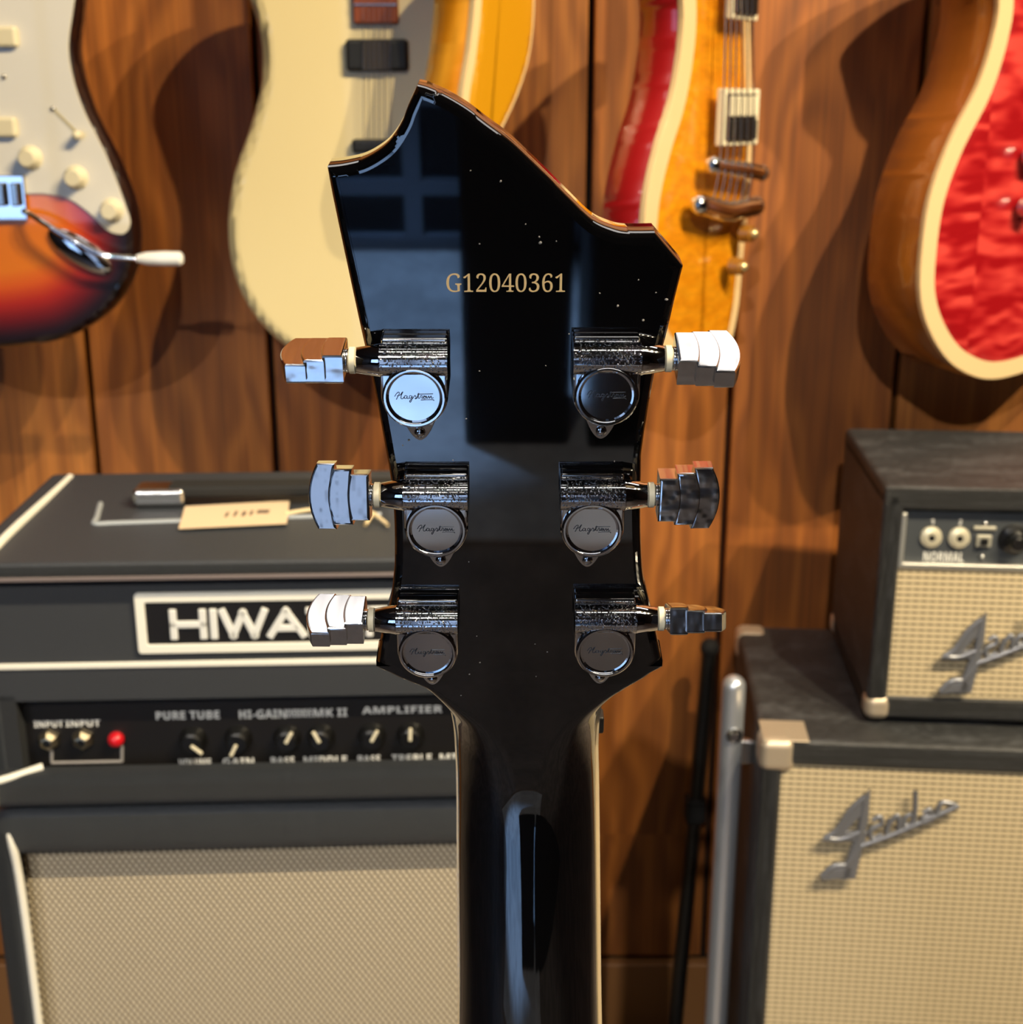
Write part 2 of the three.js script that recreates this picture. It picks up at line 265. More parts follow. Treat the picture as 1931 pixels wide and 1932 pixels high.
// ------------------------------------------------------------------ the black guitar, seen from behind
{
  const TH = 27 * Math.PI / 180;
  const hf = frame(at(972, 990, 0.385), RIGHT, UPV.clone().multiplyScalar(Math.cos(TH)).addScaledVector(FWD, -Math.sin(TH)));
  const guitar = thing('electric_guitar', 'glossy black electric guitar seen from behind, headstock with six chrome tuners', 'guitar');
  place(guitar, hf);
  const P = (a) => locs(hf, a);
  const runs = [
    P([[616, 318], [629, 387], [668, 570], [682, 634], [703, 727], [726, 850], [737, 915], [743, 985], [744, 1060], [742, 1090], [736, 1140], [720, 1197], [711, 1254]]),
    P([[711, 1254], [750, 1276], [791, 1298]]),
    P([[791, 1298], [1192, 1298]]),
    P([[1192, 1298], [1225, 1274], [1249, 1246]]),
    P([[1249, 1246], [1242, 1213], [1226, 1140], [1215, 1090], [1211, 1030], [1210, 965], [1211, 900], [1214, 848], [1236, 712], [1256, 648], [1276, 565], [1291, 506]]),
    P([[1291, 506], [1238, 444]]),
    P([[1238, 444], [1185, 444], [1155, 438], [1118, 420], [1076, 380], [1040, 344], [1000, 305], [960, 268], [917, 236], [880, 208], [839, 184], [805, 169], [787, 164]]),
    P([[787, 164], [768, 205], [756, 236], [730, 275], [689, 303], [650, 314], [616, 318]]),
  ];
  const hs0 = outline(runs, 8), corners = runs.map((r) => r[0]);
  const hs = hs0.filter((p) => corners.some((c) => c.distanceTo(p) < 1e-6) || !corners.some((c) => c.distanceTo(p) < 0.0016)).reverse();
  mesh('headstock', slab(hs, 0.0145, 0.0026, 6, 0.7), M.lacquer, guitar);
  // serial number print
  const a = loc(hf, 843, 551), b = loc(hf, 1067, 516);
  const sg = text('G12040361', serif, b.x - a.x, b.y - a.y, 0.00006); sg.translate(a.x, a.y, 0);
  mesh('serial_number', sg, M.gold, guitar).userData.label = 'serial number printed in gold';
  // dust specks on the lacquer
  {
    const list = []; const spots = [[1020, 458, 2.2], [1018, 447, 1.5], [945, 342, 1.6], [888, 322, 1], [992, 423, 1.1], [1258, 565, 2.2], [1166, 577, 1.6], [1132, 553, 1.2], [1074, 630, 1], [1205, 528, 1.2], [1238, 552, 1], [1214, 604, 1.5], [905, 460, 1], [1050, 455, 0.9], [880, 790, 1.2], [905, 700, 1.1], [772, 830, 1.6], [760, 840, 1.1], [855, 868, 1.1], [1210, 700, 1], [1160, 870, 1.2], [1190, 935, 1.1], [900, 1200, 1], [1010, 1215, 1], [906, 1250, 1.4], [886, 1272, 1.4], [870, 1312, 1.2], [1012, 1276, 1], [1033, 1230, 1.1], [1110, 700, 1], [1030, 690, 0.9], [885, 1060, 0.9]];
    for (const [x, y, s] of spots) { const p = loc(hf, x, y); const g = new THREE.SphereGeometry(0.00016 * s, 5, 4); g.scale(1 + 0.6 * rnd(), 1 + 0.5 * rnd(), 0.5); g.rotateZ(rnd() * 3); g.translate(p.x, p.y, 0.00006); list.push(g); }
    const d = mesh('dust', merge(list), std({ color: 0x8b8782, roughness: 0.9 }), guitar); d.userData.kind = 'stuff';
  }
  // neck: lofted from the flat headstock tongue into a rounded neck, with a bend at the nut
  const toLocal = (Pw) => { const d = Pw.clone().sub(hf.O); return V(d.dot(hf.X), d.dot(hf.Y), d.dot(hf.N)); };
  const BEND = 13 * Math.PI / 180, yN = loc(hf, 1000, 1470).y;
  const bendAt = (y) => { const t = Math.min(1, Math.max(0, (yN + 0.024 - y) / 0.056)); return BEND * t * t * (3 - 2 * t); };
  const spine = (y) => { const a = 0.0005; let py = Math.min(yN + 0.026, 1), pz = 0, q = py; if (y >= py) return V(0, y, 0); while (q > y) { const h = Math.min(a, q - y), t = bendAt(q - h / 2); py -= h * Math.cos(t); pz += h * Math.sin(t); q -= h; } return V(0, py, pz); };
  const dirN = (y) => { const t = bendAt(y); return V(0, Math.sin(t), Math.cos(t)); };
  const edges = [ // py, left px, right px, flat from, flat to (as share of half width), thickness of neck wood at the edge
    [1257, 714, 1246, 0.99, 0.0145], [1268, 734, 1229, 0.98, 0.0145], [1283, 763, 1209, 0.96, 0.0145], [1300, 795, 1188, 0.9, 0.0146], [1320, 812, 1166, 0.82, 0.0148], [1340, 826, 1150, 0.72, 0.015], [1360, 839, 1138, 0.6, 0.0152], [1380, 849, 1131, 0.48, 0.0155], [1405, 855, 1127, 0.36, 0.0158], [1430, 859, 1125, 0.27, 0.016], [1460, 861, 1124, 0.2, 0.016], [1500, 863, 1125, 0.13, 0.0158], [1560, 864, 1126, 0.09, 0.0155], [1640, 864, 1127, 0.07, 0.0153], [1750, 865, 1128, 0.06, 0.0153], [1932, 866, 1130, 0.06, 0.0155], [2300, 860, 1138, 0.06, 0.016], [3100, 846, 1156, 0.06, 0.0165],
  ];
  // where a pixel row meets the neck's spine
  const rowY = (py) => { const flat = loc(hf, 985, py).y; if (flat > yN + 0.026) return flat; let lo = -0.9, hi = 0.1; for (let i = 0; i < 50; i++) { const m = (lo + hi) / 2, s = spine(m), w = hf.O.clone().addScaledVector(hf.Y, s.y).addScaledVector(hf.N, s.z).sub(EYE); const q = 966 - F_PX * w.dot(UPV) / w.dot(FWD); if (q > py) lo = m; else hi = m; } return (lo + hi) / 2; };
  const rows = edges.map(([py, l, r, fl, th]) => {
    const y = rowY(Math.min(py, 2300)) - (py > 2300 ? 0.27 : 0), s = spine(y), n = dirN(y), up = V(0, n.z, -n.y);
    const Pw = hf.O.clone().addScaledVector(hf.Y, s.y - n.y * th * 0.85).addScaledVector(hf.N, s.z - n.z * th * 0.85), depth = Pw.sub(EYE).dot(FWD);
    const off = hf.O.x, xl = (l - 965.5) / F_PX * depth - off, xr = (r - 965.5) / F_PX * depth - off;
    return { s, n, up, xl, xr, fl, th, y };
  });
  const SEG = 40, pos = [], idx = [];
  const fine = [], cat = (k, i, t) => { const g = (j) => rows[Math.max(0, Math.min(rows.length - 1, j))], Y = (j) => g(j)[k], h = g(i + 1).y - g(i).y, m = (j) => { const A = g(j - 1), B = g(j + 1); return B.y === A.y ? 0 : (B[k] - A[k]) / (B.y - A.y); }, t2 = t * t, t3 = t2 * t; return (2 * t3 - 3 * t2 + 1) * Y(i) + (t3 - 2 * t2 + t) * h * m(i) + (3 * t2 - 2 * t3) * Y(i + 1) + (t3 - t2) * h * m(i + 1); };
  for (let i = 0; i + 1 < rows.length; i++) for (let k = 0; k < 8; k++) { const t = k / 8, y = mix(rows[i].y, rows[i + 1].y, t); fine.push({ s: spine(y), n: dirN(y), xl: cat('xl', i, t), xr: cat('xr', i, t), fl: Math.min(0.99, Math.max(0.02, cat('fl', i, t))), th: cat('th', i, t) }); }
  fine.push(rows[rows.length - 1]);
  for (const R of fine) {
    const mid = (R.xl + R.xr) / 2, hw = (R.xr - R.xl) / 2, lift = Math.min(0.00003, -0.00002 + 0.0000025 * fine.indexOf(R));
    for (let k = 0; k <= SEG; k++) {
      const u = -1 + 2 * k / SEG, e = Math.sin(u * Math.PI / 2), ax = Math.abs(e);
      const q = Math.max(0, (ax - R.fl) / (1 - R.fl)), pw = mix(2.0, 2.6, R.fl), drop = R.th * (1 - Math.pow(Math.max(0, 1 - Math.pow(q, pw)), 1 / 2.0));
      const p = R.s.clone().add(V(mid + e * hw, 0, 0)).addScaledVector(R.n, -drop + lift); pos.push(p.x, p.y, p.z);
    }
    const pl = R.s.clone().add(V(R.xl + 0.0004, 0, 0)).addScaledVector(R.n, -R.th - 0.0008), pr = R.s.clone().add(V(R.xr - 0.0004, 0, 0)).addScaledVector(R.n, -R.th - 0.0008);
    pos.push(pr.x, pr.y, pr.z, pl.x, pl.y, pl.z);
  }
  const W = SEG + 3; for (let i = 0; i + 1 < fine.length; i++) for (let k = 0; k < W; k++) { const p = i * W + k, q = i * W + (k + 1) % W, r = p + W, s = q + W; idx.push(p, r, q, q, r, s); }
  const ng = new THREE.BufferGeometry(); ng.setAttribute('position', new THREE.Float32BufferAttribute(pos, 3)); ng.setIndex(idx); ng.computeVertexNormals();
  ng.setAttribute('uv', new THREE.Float32BufferAttribute(new Float32Array(pos.length / 3 * 2), 2));
  mesh('neck', ng, M.lacquer, guitar);
  // fretboard with cream binding along both edges, behind the neck wood; nut across its upper end
  const strip = (x0, x1, d0, d1, from) => {
    const pp = [], ii = []; const rs = fine.filter((R) => R.s.y < from);
    for (const R of rs) for (const [x, d] of [[x0(R), d0], [x1(R), d0], [x1(R), d1], [x0(R), d1]]) { const p = R.s.clone().add(V(x, 0, 0)).addScaledVector(R.n, -R.th - d); pp.push(p.x, p.y, p.z); }
    for (let i = 0; i + 1 < rs.length; i++) for (let k = 0; k < 4; k++) { const p = i * 4 + k, q = i * 4 + (k + 1) % 4; ii.push(p, p + 4, q, q, p + 4, q + 4); }
    ii.push(0, 1, 2, 0, 2, 3); const e = (rs.length - 1) * 4; ii.push(e, e + 2, e + 1, e, e + 3, e + 2);
    const g = new THREE.BufferGeometry(); g.setAttribute('position', new THREE.Float32BufferAttribute(pp, 3)); g.setIndex(ii);
    g.setAttribute('uv', new THREE.Float32BufferAttribute(new Float32Array(pp.length / 3 * 2), 2)); return toCreasedNormals(g, 0.4);
  };
  const yNut = rows[9].s.y, yTop = rows[5].s.y;
  const fb = mesh('fretboard', strip((R) => R.xl + 0.001, (R) => R.xr - 0.001, 0.0008, 0.0065, yNut), M.rosewood, guitar);
  mesh('binding', strip((R) => R.xr - 0.001, (R) => R.xr + 0.0011, 0.0, 0.0066, yTop), M.binding, guitar);
  mesh('binding', strip((R) => R.xl - 0.0005, (R) => R.xl + 0.001, 0.0, 0.0066, yTop), M.binding, guitar);
  const nr = rows[9]; mesh('nut', box(nr.xr - nr.xl + 0.004, 0.0065, 0.006, (nr.xl + nr.xr) / 2 + 0.0009, nr.s.y - nr.n.y * (nr.th + 0.005), nr.s.z - nr.n.z * (nr.th + 0.005), 0.0008), M.black, guitar);
  // body, below the picture
  {
    const last = rows[rows.length - 1], cx = (last.xl + last.xr) / 2, c = last.s;
    const half = [[0, 0.02], [0.03, 0.03], [0.1, 0.075], [0.135, 0.05], [0.13, -0.01], [0.108, -0.075], [0.125, -0.15], [0.165, -0.23], [0.15, -0.32], [0.08, -0.37], [0, -0.375]];
    const pts = smoothClosed([...half.map(([x, y]) => V2(x, y)), ...half.slice(1, -1).reverse().map(([x, y]) => V2(-x, y))], 120);
    const g = slab(pts, 0.045, 0.006, 4); g.translate(0, 0, -0.002); g.rotateX(-BEND * 1.0); g.rotateX(0); g.translate(c.x + cx, c.y - 0.0, c.z - 0.004);
    const bm = mesh('body', g, M.lacquer, guitar);
  }
  // tuning machines
  const script = (() => { // engraved script word, in units of its own height, drawn as pen strokes
    const S = [
      [[0.0, 0.35], [0.25, 0.75], [0.55, 0.95], [0.62, 0.8], [0.4, 0.35], [0.2, -0.05]], [[0.3, 0.45], [0.7, 0.55], [0.95, 0.9], [1.08, 1.0]], [[1.08, 1.0], [0.85, 0.5], [0.8, 0.1], [1.0, 0.05], [1.2, 0.3]],
      [[1.55, 0.45], [1.3, 0.45], [1.25, 0.1], [1.5, 0.15], [1.62, 0.45], [1.6, 0.08], [1.8, 0.1]],
      [[2.15, 0.45], [1.92, 0.45], [1.88, 0.12], [2.1, 0.15], [2.22, 0.45], [2.15, -0.15], [1.95, -0.45], [1.9, -0.25], [2.3, 0.1]],
      [[2.3, 0.1], [2.6, 0.5], [2.72, 0.2], [2.55, 0.03], [2.8, 0.08]],
      [[2.8, 0.08], [3.1, 0.85], [3.0, 0.15], [3.2, 0.1]],
      [[2.9, 0.68], [4.9, 0.72]],
      [[3.2, 0.1], [3.35, 0.48], [3.5, 0.42], [3.45, 0.12], [3.6, 0.1]],
      [[3.6, 0.1], [3.75, 0.45], [3.95, 0.3], [3.85, 0.05], [3.65, 0.2], [4.05, 0.42]],
      [[4.05, 0.42], [4.1, 0.05], [4.35, 0.45], [4.4, 0.08], [4.65, 0.45], [4.68, 0.1], [4.95, 0.2]],
      [[3.3, -0.12], [4.2, -0.08], [4.95, -0.12], [5.0, -0.25]],
    ];
    const k = 0.0021, gs = S.map((s) => tube(s.map(([x, y]) => V((x - 2.5) * k, (y - 0.25) * k, 0)), 0.00011, s.length * 5, 5));
    return merge(gs);
  })();
  const Rcap = 0.0086;
  const plate = (() => { const s = new THREE.Shape(); s.moveTo(-0.009, 0.0105); s.lineTo(-0.009, 0); s.absarc(0, 0, 0.009, Math.PI, 2 * Math.PI, false); s.lineTo(0.009, 0.0105); s.closePath(); const g = new THREE.ExtrudeGeometry(s, { depth: 0.0075, bevelEnabled: true, bevelThickness: 0.0008, bevelSize: 0.0008, bevelOffset: -0.0008, bevelSegments: 3, curveSegments: 40 }); g.translate(0, 0, 0.0005); return flatten(toCreasedNormals(g, 0.5)); })();
  function machine(label, capPx, s, lean, turn) {
    const roll = (s > 0 ? -1 : 1) * (lean + turn) * Math.PI / 180;          // turn 0: button face towards the photographer
    const c = loc(hf, capPx[0], capPx[1], 0.0095), g = new THREE.Group(); g.name = 'tuning_machine'; g.userData.label = label; g.position.set(c.x, c.y, 0); guitar.add(g);
    const sy = 0.0092, sz = 0.0058;
    const gear = cyl(0.0045, 0.0045, 0.018, 32, 'x'); gear.translate(0, sy, sz);
    const foot = box(0.018, 0.0062, 0.0034, 0, sy + 0.0022, 0.0017, 0.0008);
    const boss = new THREE.CylinderGeometry(0.0003, 0.0028, 0.0001, 8).toNonIndexed(); boss.translate(0, 0, 0.001);
    mesh('housing', merge([plate.clone(), foot, boss]), M.chrome, g);
    mesh('gear_tube', gear, M.chromeTube, g);
    const cone = new THREE.LatheGeometry([V2(0.0046, 0), V2(0.0044, 0.0006), V2(0.0034, 0.0066), V2(0.0, 0.0067)], 32); cone.rotateZ(-Math.PI / 2 * s); cone.translate(s * 0.009, sy, sz);
    mesh('shaft_sleeve', cone, M.chrome, g);
    const wash = cyl(0.0036, 0.0036, 0.0015, 28, 'x'); wash.translate(s * 0.0164, sy, sz);
    mesh('washer', wash, M.ivory, g).userData.label = 'cream plastic washer';
    // cap: flat disc within a raised rim
    const cap = new THREE.LatheGeometry([V2(0, 0.0009), V2(0.0068, 0.0009), V2(0.0073, 0.0011), V2(0.0076, 0.0018), V2(0.0081, 0.0019), V2(Rcap, 0.0014), V2(Rcap, -0.001)], 56); cap.rotateX(Math.PI / 2); cap.translate(0, 0, 0.0084);
    mesh('gear_cap', flatten(toCreasedNormals(cap, 0.5)), M.chrome, g);
    const sc = script.clone(); sc.translate(0, 0, 0.00932); mesh('script_logo', sc, M.engrave, g);
    const lug = (() => { const sh = new THREE.Shape(); sh.moveTo(-0.0052, 0.002); sh.quadraticCurveTo(-0.0026, -0.0062, 0, -0.0064); sh.quadraticCurveTo(0.0026, -0.0062, 0.0052, 0.002); sh.closePath(); const q = new THREE.ExtrudeGeometry(sh, { depth: 0.0034, bevelEnabled: true, bevelSize: 0.0004, bevelThickness: 0.0004, bevelSegments: 2, bevelOffset: -0.0004 }); q.translate(s * -0.0008, -0.0085, 0.0006); return toCreasedNormals(q, 0.6); })();
    mesh('mounting_lug', lug, M.chrome, g);
    const screw = new THREE.SphereGeometry(0.0016, 14, 8); screw.scale(1, 1, 0.6); screw.translate(s * -0.0008, -0.0124, 0.0044); mesh('screw', screw, M.chrome, g);
    // button: stem and three stepped tiers, longer and thinner outwards
    const parts = []; const stem = new THREE.LatheGeometry([V2(0.0026, 0), V2(0.0032, 0.0004), V2(0.0032, 0.0012), V2(0.0026, 0.0018), V2(0.003, 0.0034), V2(0, 0.0034)], 24); stem.rotateZ(-Math.PI / 2); parts.push(stem);
    [[0.0026, 0.0132, 0.0082], [0.0073, 0.016, 0.0068], [0.012, 0.0188, 0.0056]].forEach(([x, h, t], i) => {
      const w = 0.0052, b0 = 0.0006 * i, b1 = 0.0009 + 0.0008 * i, pts = [];
      for (let k = 0; k <= 12; k++) { const y = -h / 2 + h * k / 12, q = 1 - (2 * y / h) ** 2; pts.push(V2(x + w - 0.0014 + b1 * q, y)); }
      for (let k = 12; k >= 0; k--) { const y = -h / 2 + h * k / 12, q = 1 - (2 * y / h) ** 2; pts.push(V2(x - 0.0014 + b0 * q, y)); }
      const q = slab(pts, t, 0.0007, 3, 0.5); q.translate(0, 0, t / 2); parts.push(q);
    });
    const bg = merge(parts); bg.rotateX(roll); if (s < 0) bg.rotateY(Math.PI); bg.translate(s * 0.0171, sy, sz);
    planarUV(bg); mesh('button', bg, M.chromeButton, g);
    return g;
  }
  machine('chrome tuner nearest the left horn of the headstock', [782, 750], -1, 22, 66);
  machine('chrome tuner nearest the right corner of the headstock', [1145, 747], 1, 22, 52);
  machine('left chrome tuner of the middle pair, broad button face on', [823, 1000], -1, 28, -13);
  machine('right chrome tuner of the middle pair, broad button face on', [1118, 1000], 1, 28, -27);
  machine('left chrome tuner of the lowest pair', [807, 1232], -1, 33, 50);
  machine('right chrome tuner of the lowest pair, button edge on', [1142, 1230], 1, 33, 82);
}

// ------------------------------------------------------------------ amplifier stack on the left
const vinylBox = (w, h, d, r) => box(w, h, d, 0, h / 2, -d / 2, r, 3);
{
  const yaw = 2.5 * Math.PI / 180, D = 1.12;
  const ff = yawFrame(V(-0.25, 0, -D), yaw);                     // front plane of head and cabinet
  const Y = (py, n = 0) => loc(ff, 400, py, n).y, X = (px, py, n = 0) => loc(ff, px, py, n).x;
  const cabTop = Y(1530), headTop = Y(1062), left = X(-12, 1500) - 0.012, width = 0.56, right = left + width;
  const cx = left + width / 2;
  // cabinet
  const cab = thing('speaker_cabinet', 'black speaker cabinet with beige woven grille under the amplifier head', 'speaker cabinet');
  place(cab, { ...ff, O: ff.O.clone().addScaledVector(ff.X, cx) });
  const T = 0.042, gy0 = 0.06, gy1 = Y(1645) , rec = 0.028;
  mesh('shell', merge([box(width, 0.05, 0.34, 0, cabTop - 0.025, -0.17, 0.022, 6), box(width, 0.05, 0.34, 0, 0.045, -0.17, 0.014, 4), box(0.022, cabTop - 0.03, 0.34, -width / 2 + 0.011, cabTop / 2 + 0.004, -0.17, 0.009, 3), box(0.022, cabTop - 0.03, 0.34, width / 2 - 0.011, cabTop / 2 + 0.004, -0.17, 0.009, 3), box(width - 0.02, cabTop - 0.06, 0.02, 0, cabTop / 2 + 0.01, -0.32)]), M.tolex, cab);
  const gg = box(width - 0.04, gy1 - 0.03, 0.012, 0, (gy1 + 0.03) / 2 + 0.02, -rec - 0.006); planarUV(gg); mesh('grille', gg, M.grilleWeave, cab);
  for (const s of [-1, 1]) mesh('piping', tube([V(s * (width / 2 - 0.024), 0.07, -0.006), V(s * (width / 2 - 0.024), gy1 - 0.01, -0.006), V(s * (width / 2 - 0.021), cabTop - 0.02, -0.004), V(s * (width / 2 - 0.014), cabTop - 0.006, -0.02)], 0.004, 60), M.piping, cab);
  for (const s of [-1, 1]) for (const z of [-0.04, -0.3]) mesh('foot', cyl(0.018, 0.016, 0.022, 16).translate(s * 0.22, 0.011, z), M.rubber, cab);
  // head
  const head = thing('amplifier_head', 'black amplifier head with white framed logo plate on beige grille cabinet', 'amplifier');
  const base = Y(1516);
  place(head, { ...ff, O: ff.O.clone().addScaledVector(ff.X, cx) });
  const HD = 0.31, lipTop = Y(1455), lipH = lipTop - base, lidBot = Y(1090), fasciaBot = Y(1330);
  mesh('shell', merge([box(width, headTop - lidBot + 0.004, HD, 0, (headTop + lidBot) / 2, -HD / 2 + 0.004, 0.011, 4), box(width, lipH, 0.03, 0, base + lipH / 2, -0.009, 0.0115, 5), box(width - 0.01, 0.014, HD - 0.02, 0, base + 0.007, -HD / 2 - 0.004, 0.002, 1), box(0.024, headTop - base - 0.01, HD - 0.01, -width / 2 + 0.012, (headTop + base) / 2, -HD / 2 - 0.004, 0.006, 2), box(0.024, headTop - base - 0.01, HD - 0.01, width / 2 - 0.012, (headTop + base) / 2, -HD / 2 - 0.004, 0.006, 2), box(width - 0.03, headTop - base - 0.03, 0.016, 0, (headTop + base) / 2, -HD + 0.02)]), M.tolex, head);
  for (const s of [-1, 1]) for (const z of [-0.05, -0.27]) mesh('foot', cyl(0.016, 0.014, base - cabTop + 0.002, 16).translate(s * 0.24, (base + cabTop) / 2 + 0.001, z), M.rubber, head);
  mesh('fascia', box(width - 0.03, lidBot - fasciaBot - 0.004, 0.02, 0, (lidBot + fasciaBot) / 2 - 0.002, -0.022, 0.002, 1), M.fascia, head);
  mesh('lid_trim', box(width - 0.004, 0.004, 0.004, 0, lidBot + 0.002, 0.0035, 0.001, 1), std({ color: 0x6d6260, roughness: 0.6 }), head);
  mesh('front_stripe', box(width - 0.036, 0.0055, 0.003, 0, Y(1251, -0.012), -0.0115, 0.001, 1), M.piping, head);
  // piping along the lid's left and right ends and at the lower front corners
  for (const s of [-1, 1]) {
    mesh('piping', tube([V(s * (width / 2 - 0.026), headTop + 0.0005, -HD + 0.02), V(s * (width / 2 - 0.026), headTop + 0.001, -0.02), V(s * (width / 2 - 0.026), headTop - 0.006, -0.002)], 0.0042, 40), M.piping, head);
    mesh('piping', tube([V(s * (width / 2 - 0.056), lipTop + 0.002, -0.012), V(s * (width / 2 - 0.03), lipTop - 0.002, -0.0), V(s * (width / 2 - 0.014), lipTop - 0.004, 0.006)], 0.0036, 20), M.piping, head);
    mesh('piping', tube([V(s * (width / 2 - 0.016), lipTop - 0.006, 0.006), V(s * (width / 2 - 0.014), base + 0.006, 0.006)], 0.0036, 12), M.piping, head);
  }
  // logo plate: white frame round a black plate with raised letters
  const pf = -0.0115, fx = (px, py = 1170) => X(px, py, pf) - cx, pl = fx(258), pr = fx(770), pb = Y(1229, pf), pt = Y(1116, pf);
  const logo = new THREE.Group(); logo.name = 'logo_plate'; head.add(logo);
  const rr = (w, h, r, ox, oy) => { const s = new THREE.Shape(); s.moveTo(ox + r, oy); s.lineTo(ox + w - r, oy); s.quadraticCurveTo(ox + w, oy, ox + w, oy + r); s.lineTo(ox + w, oy + h - r); s.quadraticCurveTo(ox + w, oy + h, ox + w - r, oy + h); s.lineTo(ox + r, oy + h); s.quadraticCurveTo(ox, oy + h, ox, oy + h - r); s.lineTo(ox, oy + r); s.quadraticCurveTo(ox, oy, ox + r, oy); return s; };
  { const s = rr(pr - pl, pt - pb, 0.004, pl, pb); s.holes.push(rr(pr - pl - 0.0175, pt - pb - 0.0175, 0.002, pl + 0.00875, pb + 0.00875)); const g = new THREE.ExtrudeGeometry(s, { depth: 0.003, bevelEnabled: true, bevelSize: 0.0008, bevelThickness: 0.0008, bevelOffset: -0.0008, bevelSegments: 2 }); g.translate(0, 0, pf); mesh('frame', g, M.piping, logo); }
  mesh('plate', box(pr - pl - 0.012, pt - pb - 0.012, 0.002, (pl + pr) / 2, (pt + pb) / 2, pf + 0.001), M.panelBlack, logo);
  { // broad sans capitals drawn as bars: x positions in pixels of the photograph, heights 0..1
    const y0 = Y(1197, pf), y1 = Y(1153, pf), bar = (x0, h0, x1, h1) => { const A = V(fx(x0), mix(y0, y1, h0), 0), B = V(fx(x1), mix(y0, y1, h1), 0), d = B.clone().sub(A), g = new RoundedBoxGeometry(d.length() + 0.0068, 0.0068, 0.003, 2, 0.0013); g.rotateZ(Math.atan2(d.y, d.x)); g.translate((A.x + B.x) / 2, (A.y + B.y) / 2, pf + 0.003); return g; };
    const T = (x) => [bar(x - 32, 1, x + 32, 1), bar(x, 0, x, 1)];
    mesh('lettering', merge([bar(328, 0, 328, 1), bar(384, 0, 384, 1), bar(328, 0.5, 384, 0.5), bar(404, 0, 404, 1), bar(422, 1, 440, 0), bar(440, 0, 460, 0.95), bar(460, 0.95, 480, 0), bar(480, 0, 500, 1), bar(511, 0, 541, 1), bar(541, 1, 572, 0), bar(524, 0.28, 558, 0.28), ...T(617), ...T(697)]), M.print, logo); }
  // recessed control panel
  const rz = -0.03, px_ = (x, y) => V(X(x, y, rz) - cx, Y(y, rz), rz);
  const cpL = px_(50, 1390).x, cpR = width / 2 - 0.05;
  mesh('control_panel', box(cpR - cpL, fasciaBot - lipTop + 0.03, 0.01, (cpL + cpR) / 2, (fasciaBot + lipTop) / 2, rz - 0.005), M.panelBlack, head);
  mesh('panel_cheek', box(cpL + width / 2 - 0.016, fasciaBot - lipTop + 0.014, 0.02, (cpL - width / 2 + 0.016) / 2, (fasciaBot + lipTop) / 2, -0.022), M.fascia, head);
  const prints = []; const put = (s, x0, x1, y0, y1) => { const a = px_(x0, y1), b = px_(x1, y0), g = text(s, font, b.x - a.x, b.y - a.y, 0.0003); g.translate(a.x, a.y, rz); prints.push(g); };
  put('INPUT', 64, 118, 1354, 1366); put('INPUT', 124, 188, 1354, 1366);
  put('PURE TUBE', 295, 414, 1341, 1356); put('HI-GAIN', 452, 540, 1341, 1357); put('MK II', 592, 655, 1341, 1356); put('OVERDRIVE', 542, 588, 1341, 1356); put('AMPLIFIER', 684, 835, 1339, 1352);
  for (const [s, x0, x1] of [['VOLUME', 338, 398], ['GAIN', 421, 479], ['BASS', 512, 556], ['MIDDLE', 574, 655], ['BASS', 676, 718], ['TREBLE', 740, 815], ['MID', 830, 880]]) put(s, x0, x1, 1431, 1446);
  mesh('panel_lettering', merge(prints), M.print, head);
  const br = [[97, 1400], [97, 1433], [230, 1433], [230, 1402]].map(([x, y]) => px_(x, y));
  mesh('bracket_line', merge([0, 1, 2].map((i) => tube([br[i], br[i].clone().lerp(br[i + 1], 0.5), br[i + 1]], 0.0016, 6, 6))), std({ color: 0x8a8683, roughness: 0.6 }), head);
  for (const x of [93, 157]) {
    const p = px_(x, 1388), j = new THREE.Group(); j.name = 'input_jack'; j.position.copy(p); head.add(j);
    mesh('nut', toCreasedNormals(new THREE.LatheGeometry([V2(0.0042, 0.011), V2(0.006, 0.0105), V2(0.0095, 0.006), V2(0.0102, 0)], 6).rotateX(Math.PI / 2), 0.3), std({ color: 0xcfc3a8, metalness: 1, roughness: 0.3 }), j);
    mesh('socket', cyl(0.0042, 0.0042, 0.009, 16, 'z').translate(0, 0, 0.0045), M.black, j);
  }
  { const p = px_(220, 1389); mesh('pilot_lamp', new THREE.SphereGeometry(0.0078, 20, 12).translate(p.x, p.y, p.z + 0.003), gloss(0xc0101c), head).userData.label = 'red jewel pilot lamp'; }
  for (const [x, a] of [[365, 2.3], [450, 3.6], [542, 0.5], [606, -0.45], [702, 0.5], [775, 0.05]]) {
    const p = px_(x, 1394), k = new THREE.Group(); k.name = 'knob'; k.position.copy(p); head.add(k);
    mesh('knob_body', toCreasedNormals(new THREE.LatheGeometry([V2(0, 0.013), V2(0.0085, 0.013), V2(0.0105, 0.0115), V2(0.0125, 0.003), V2(0.0135, 0)], 28).rotateX(Math.PI / 2), 0.5), gloss(0x0c0c0c, { clearcoat: 0.5 }), k);
    const bar = box(0.0032, 0.013, 0.002, 0, 0.0068, 0.0132, 0.0006, 1); bar.rotateZ(-a); mesh('pointer', bar, M.ivory, k);
  }
  // carrying handle on the lid, in a rimmed cup
  const lidF = { O: ff.O.clone().addScaledVector(ff.X, cx).setY(headTop), X: ff.X, Y: ff.N.clone().negate(), N: V(0, 1, 0) };
  const lp = (x, y) => { const q = loc(lidF, x, y); return V(q.x, headTop, -q.y); };
  const h0 = lp(190, 955), h1 = lp(180, 993), h2 = lp(720, 975), h3 = lp(705, 940);
  mesh('handle_cup_rim', tube([h0, h0.clone().lerp(h1, 0.7), h1, h1.clone().lerp(h2, 0.06), h1.clone().lerp(h2, 0.5), h2].map((p) => p.clone().setY(headTop + 0.002)), 0.003, 80), std({ color: 0x9aa0a4, roughness: 0.45 }), head);
  const e0 = lp(285, 955); const strapZ = e0.z;
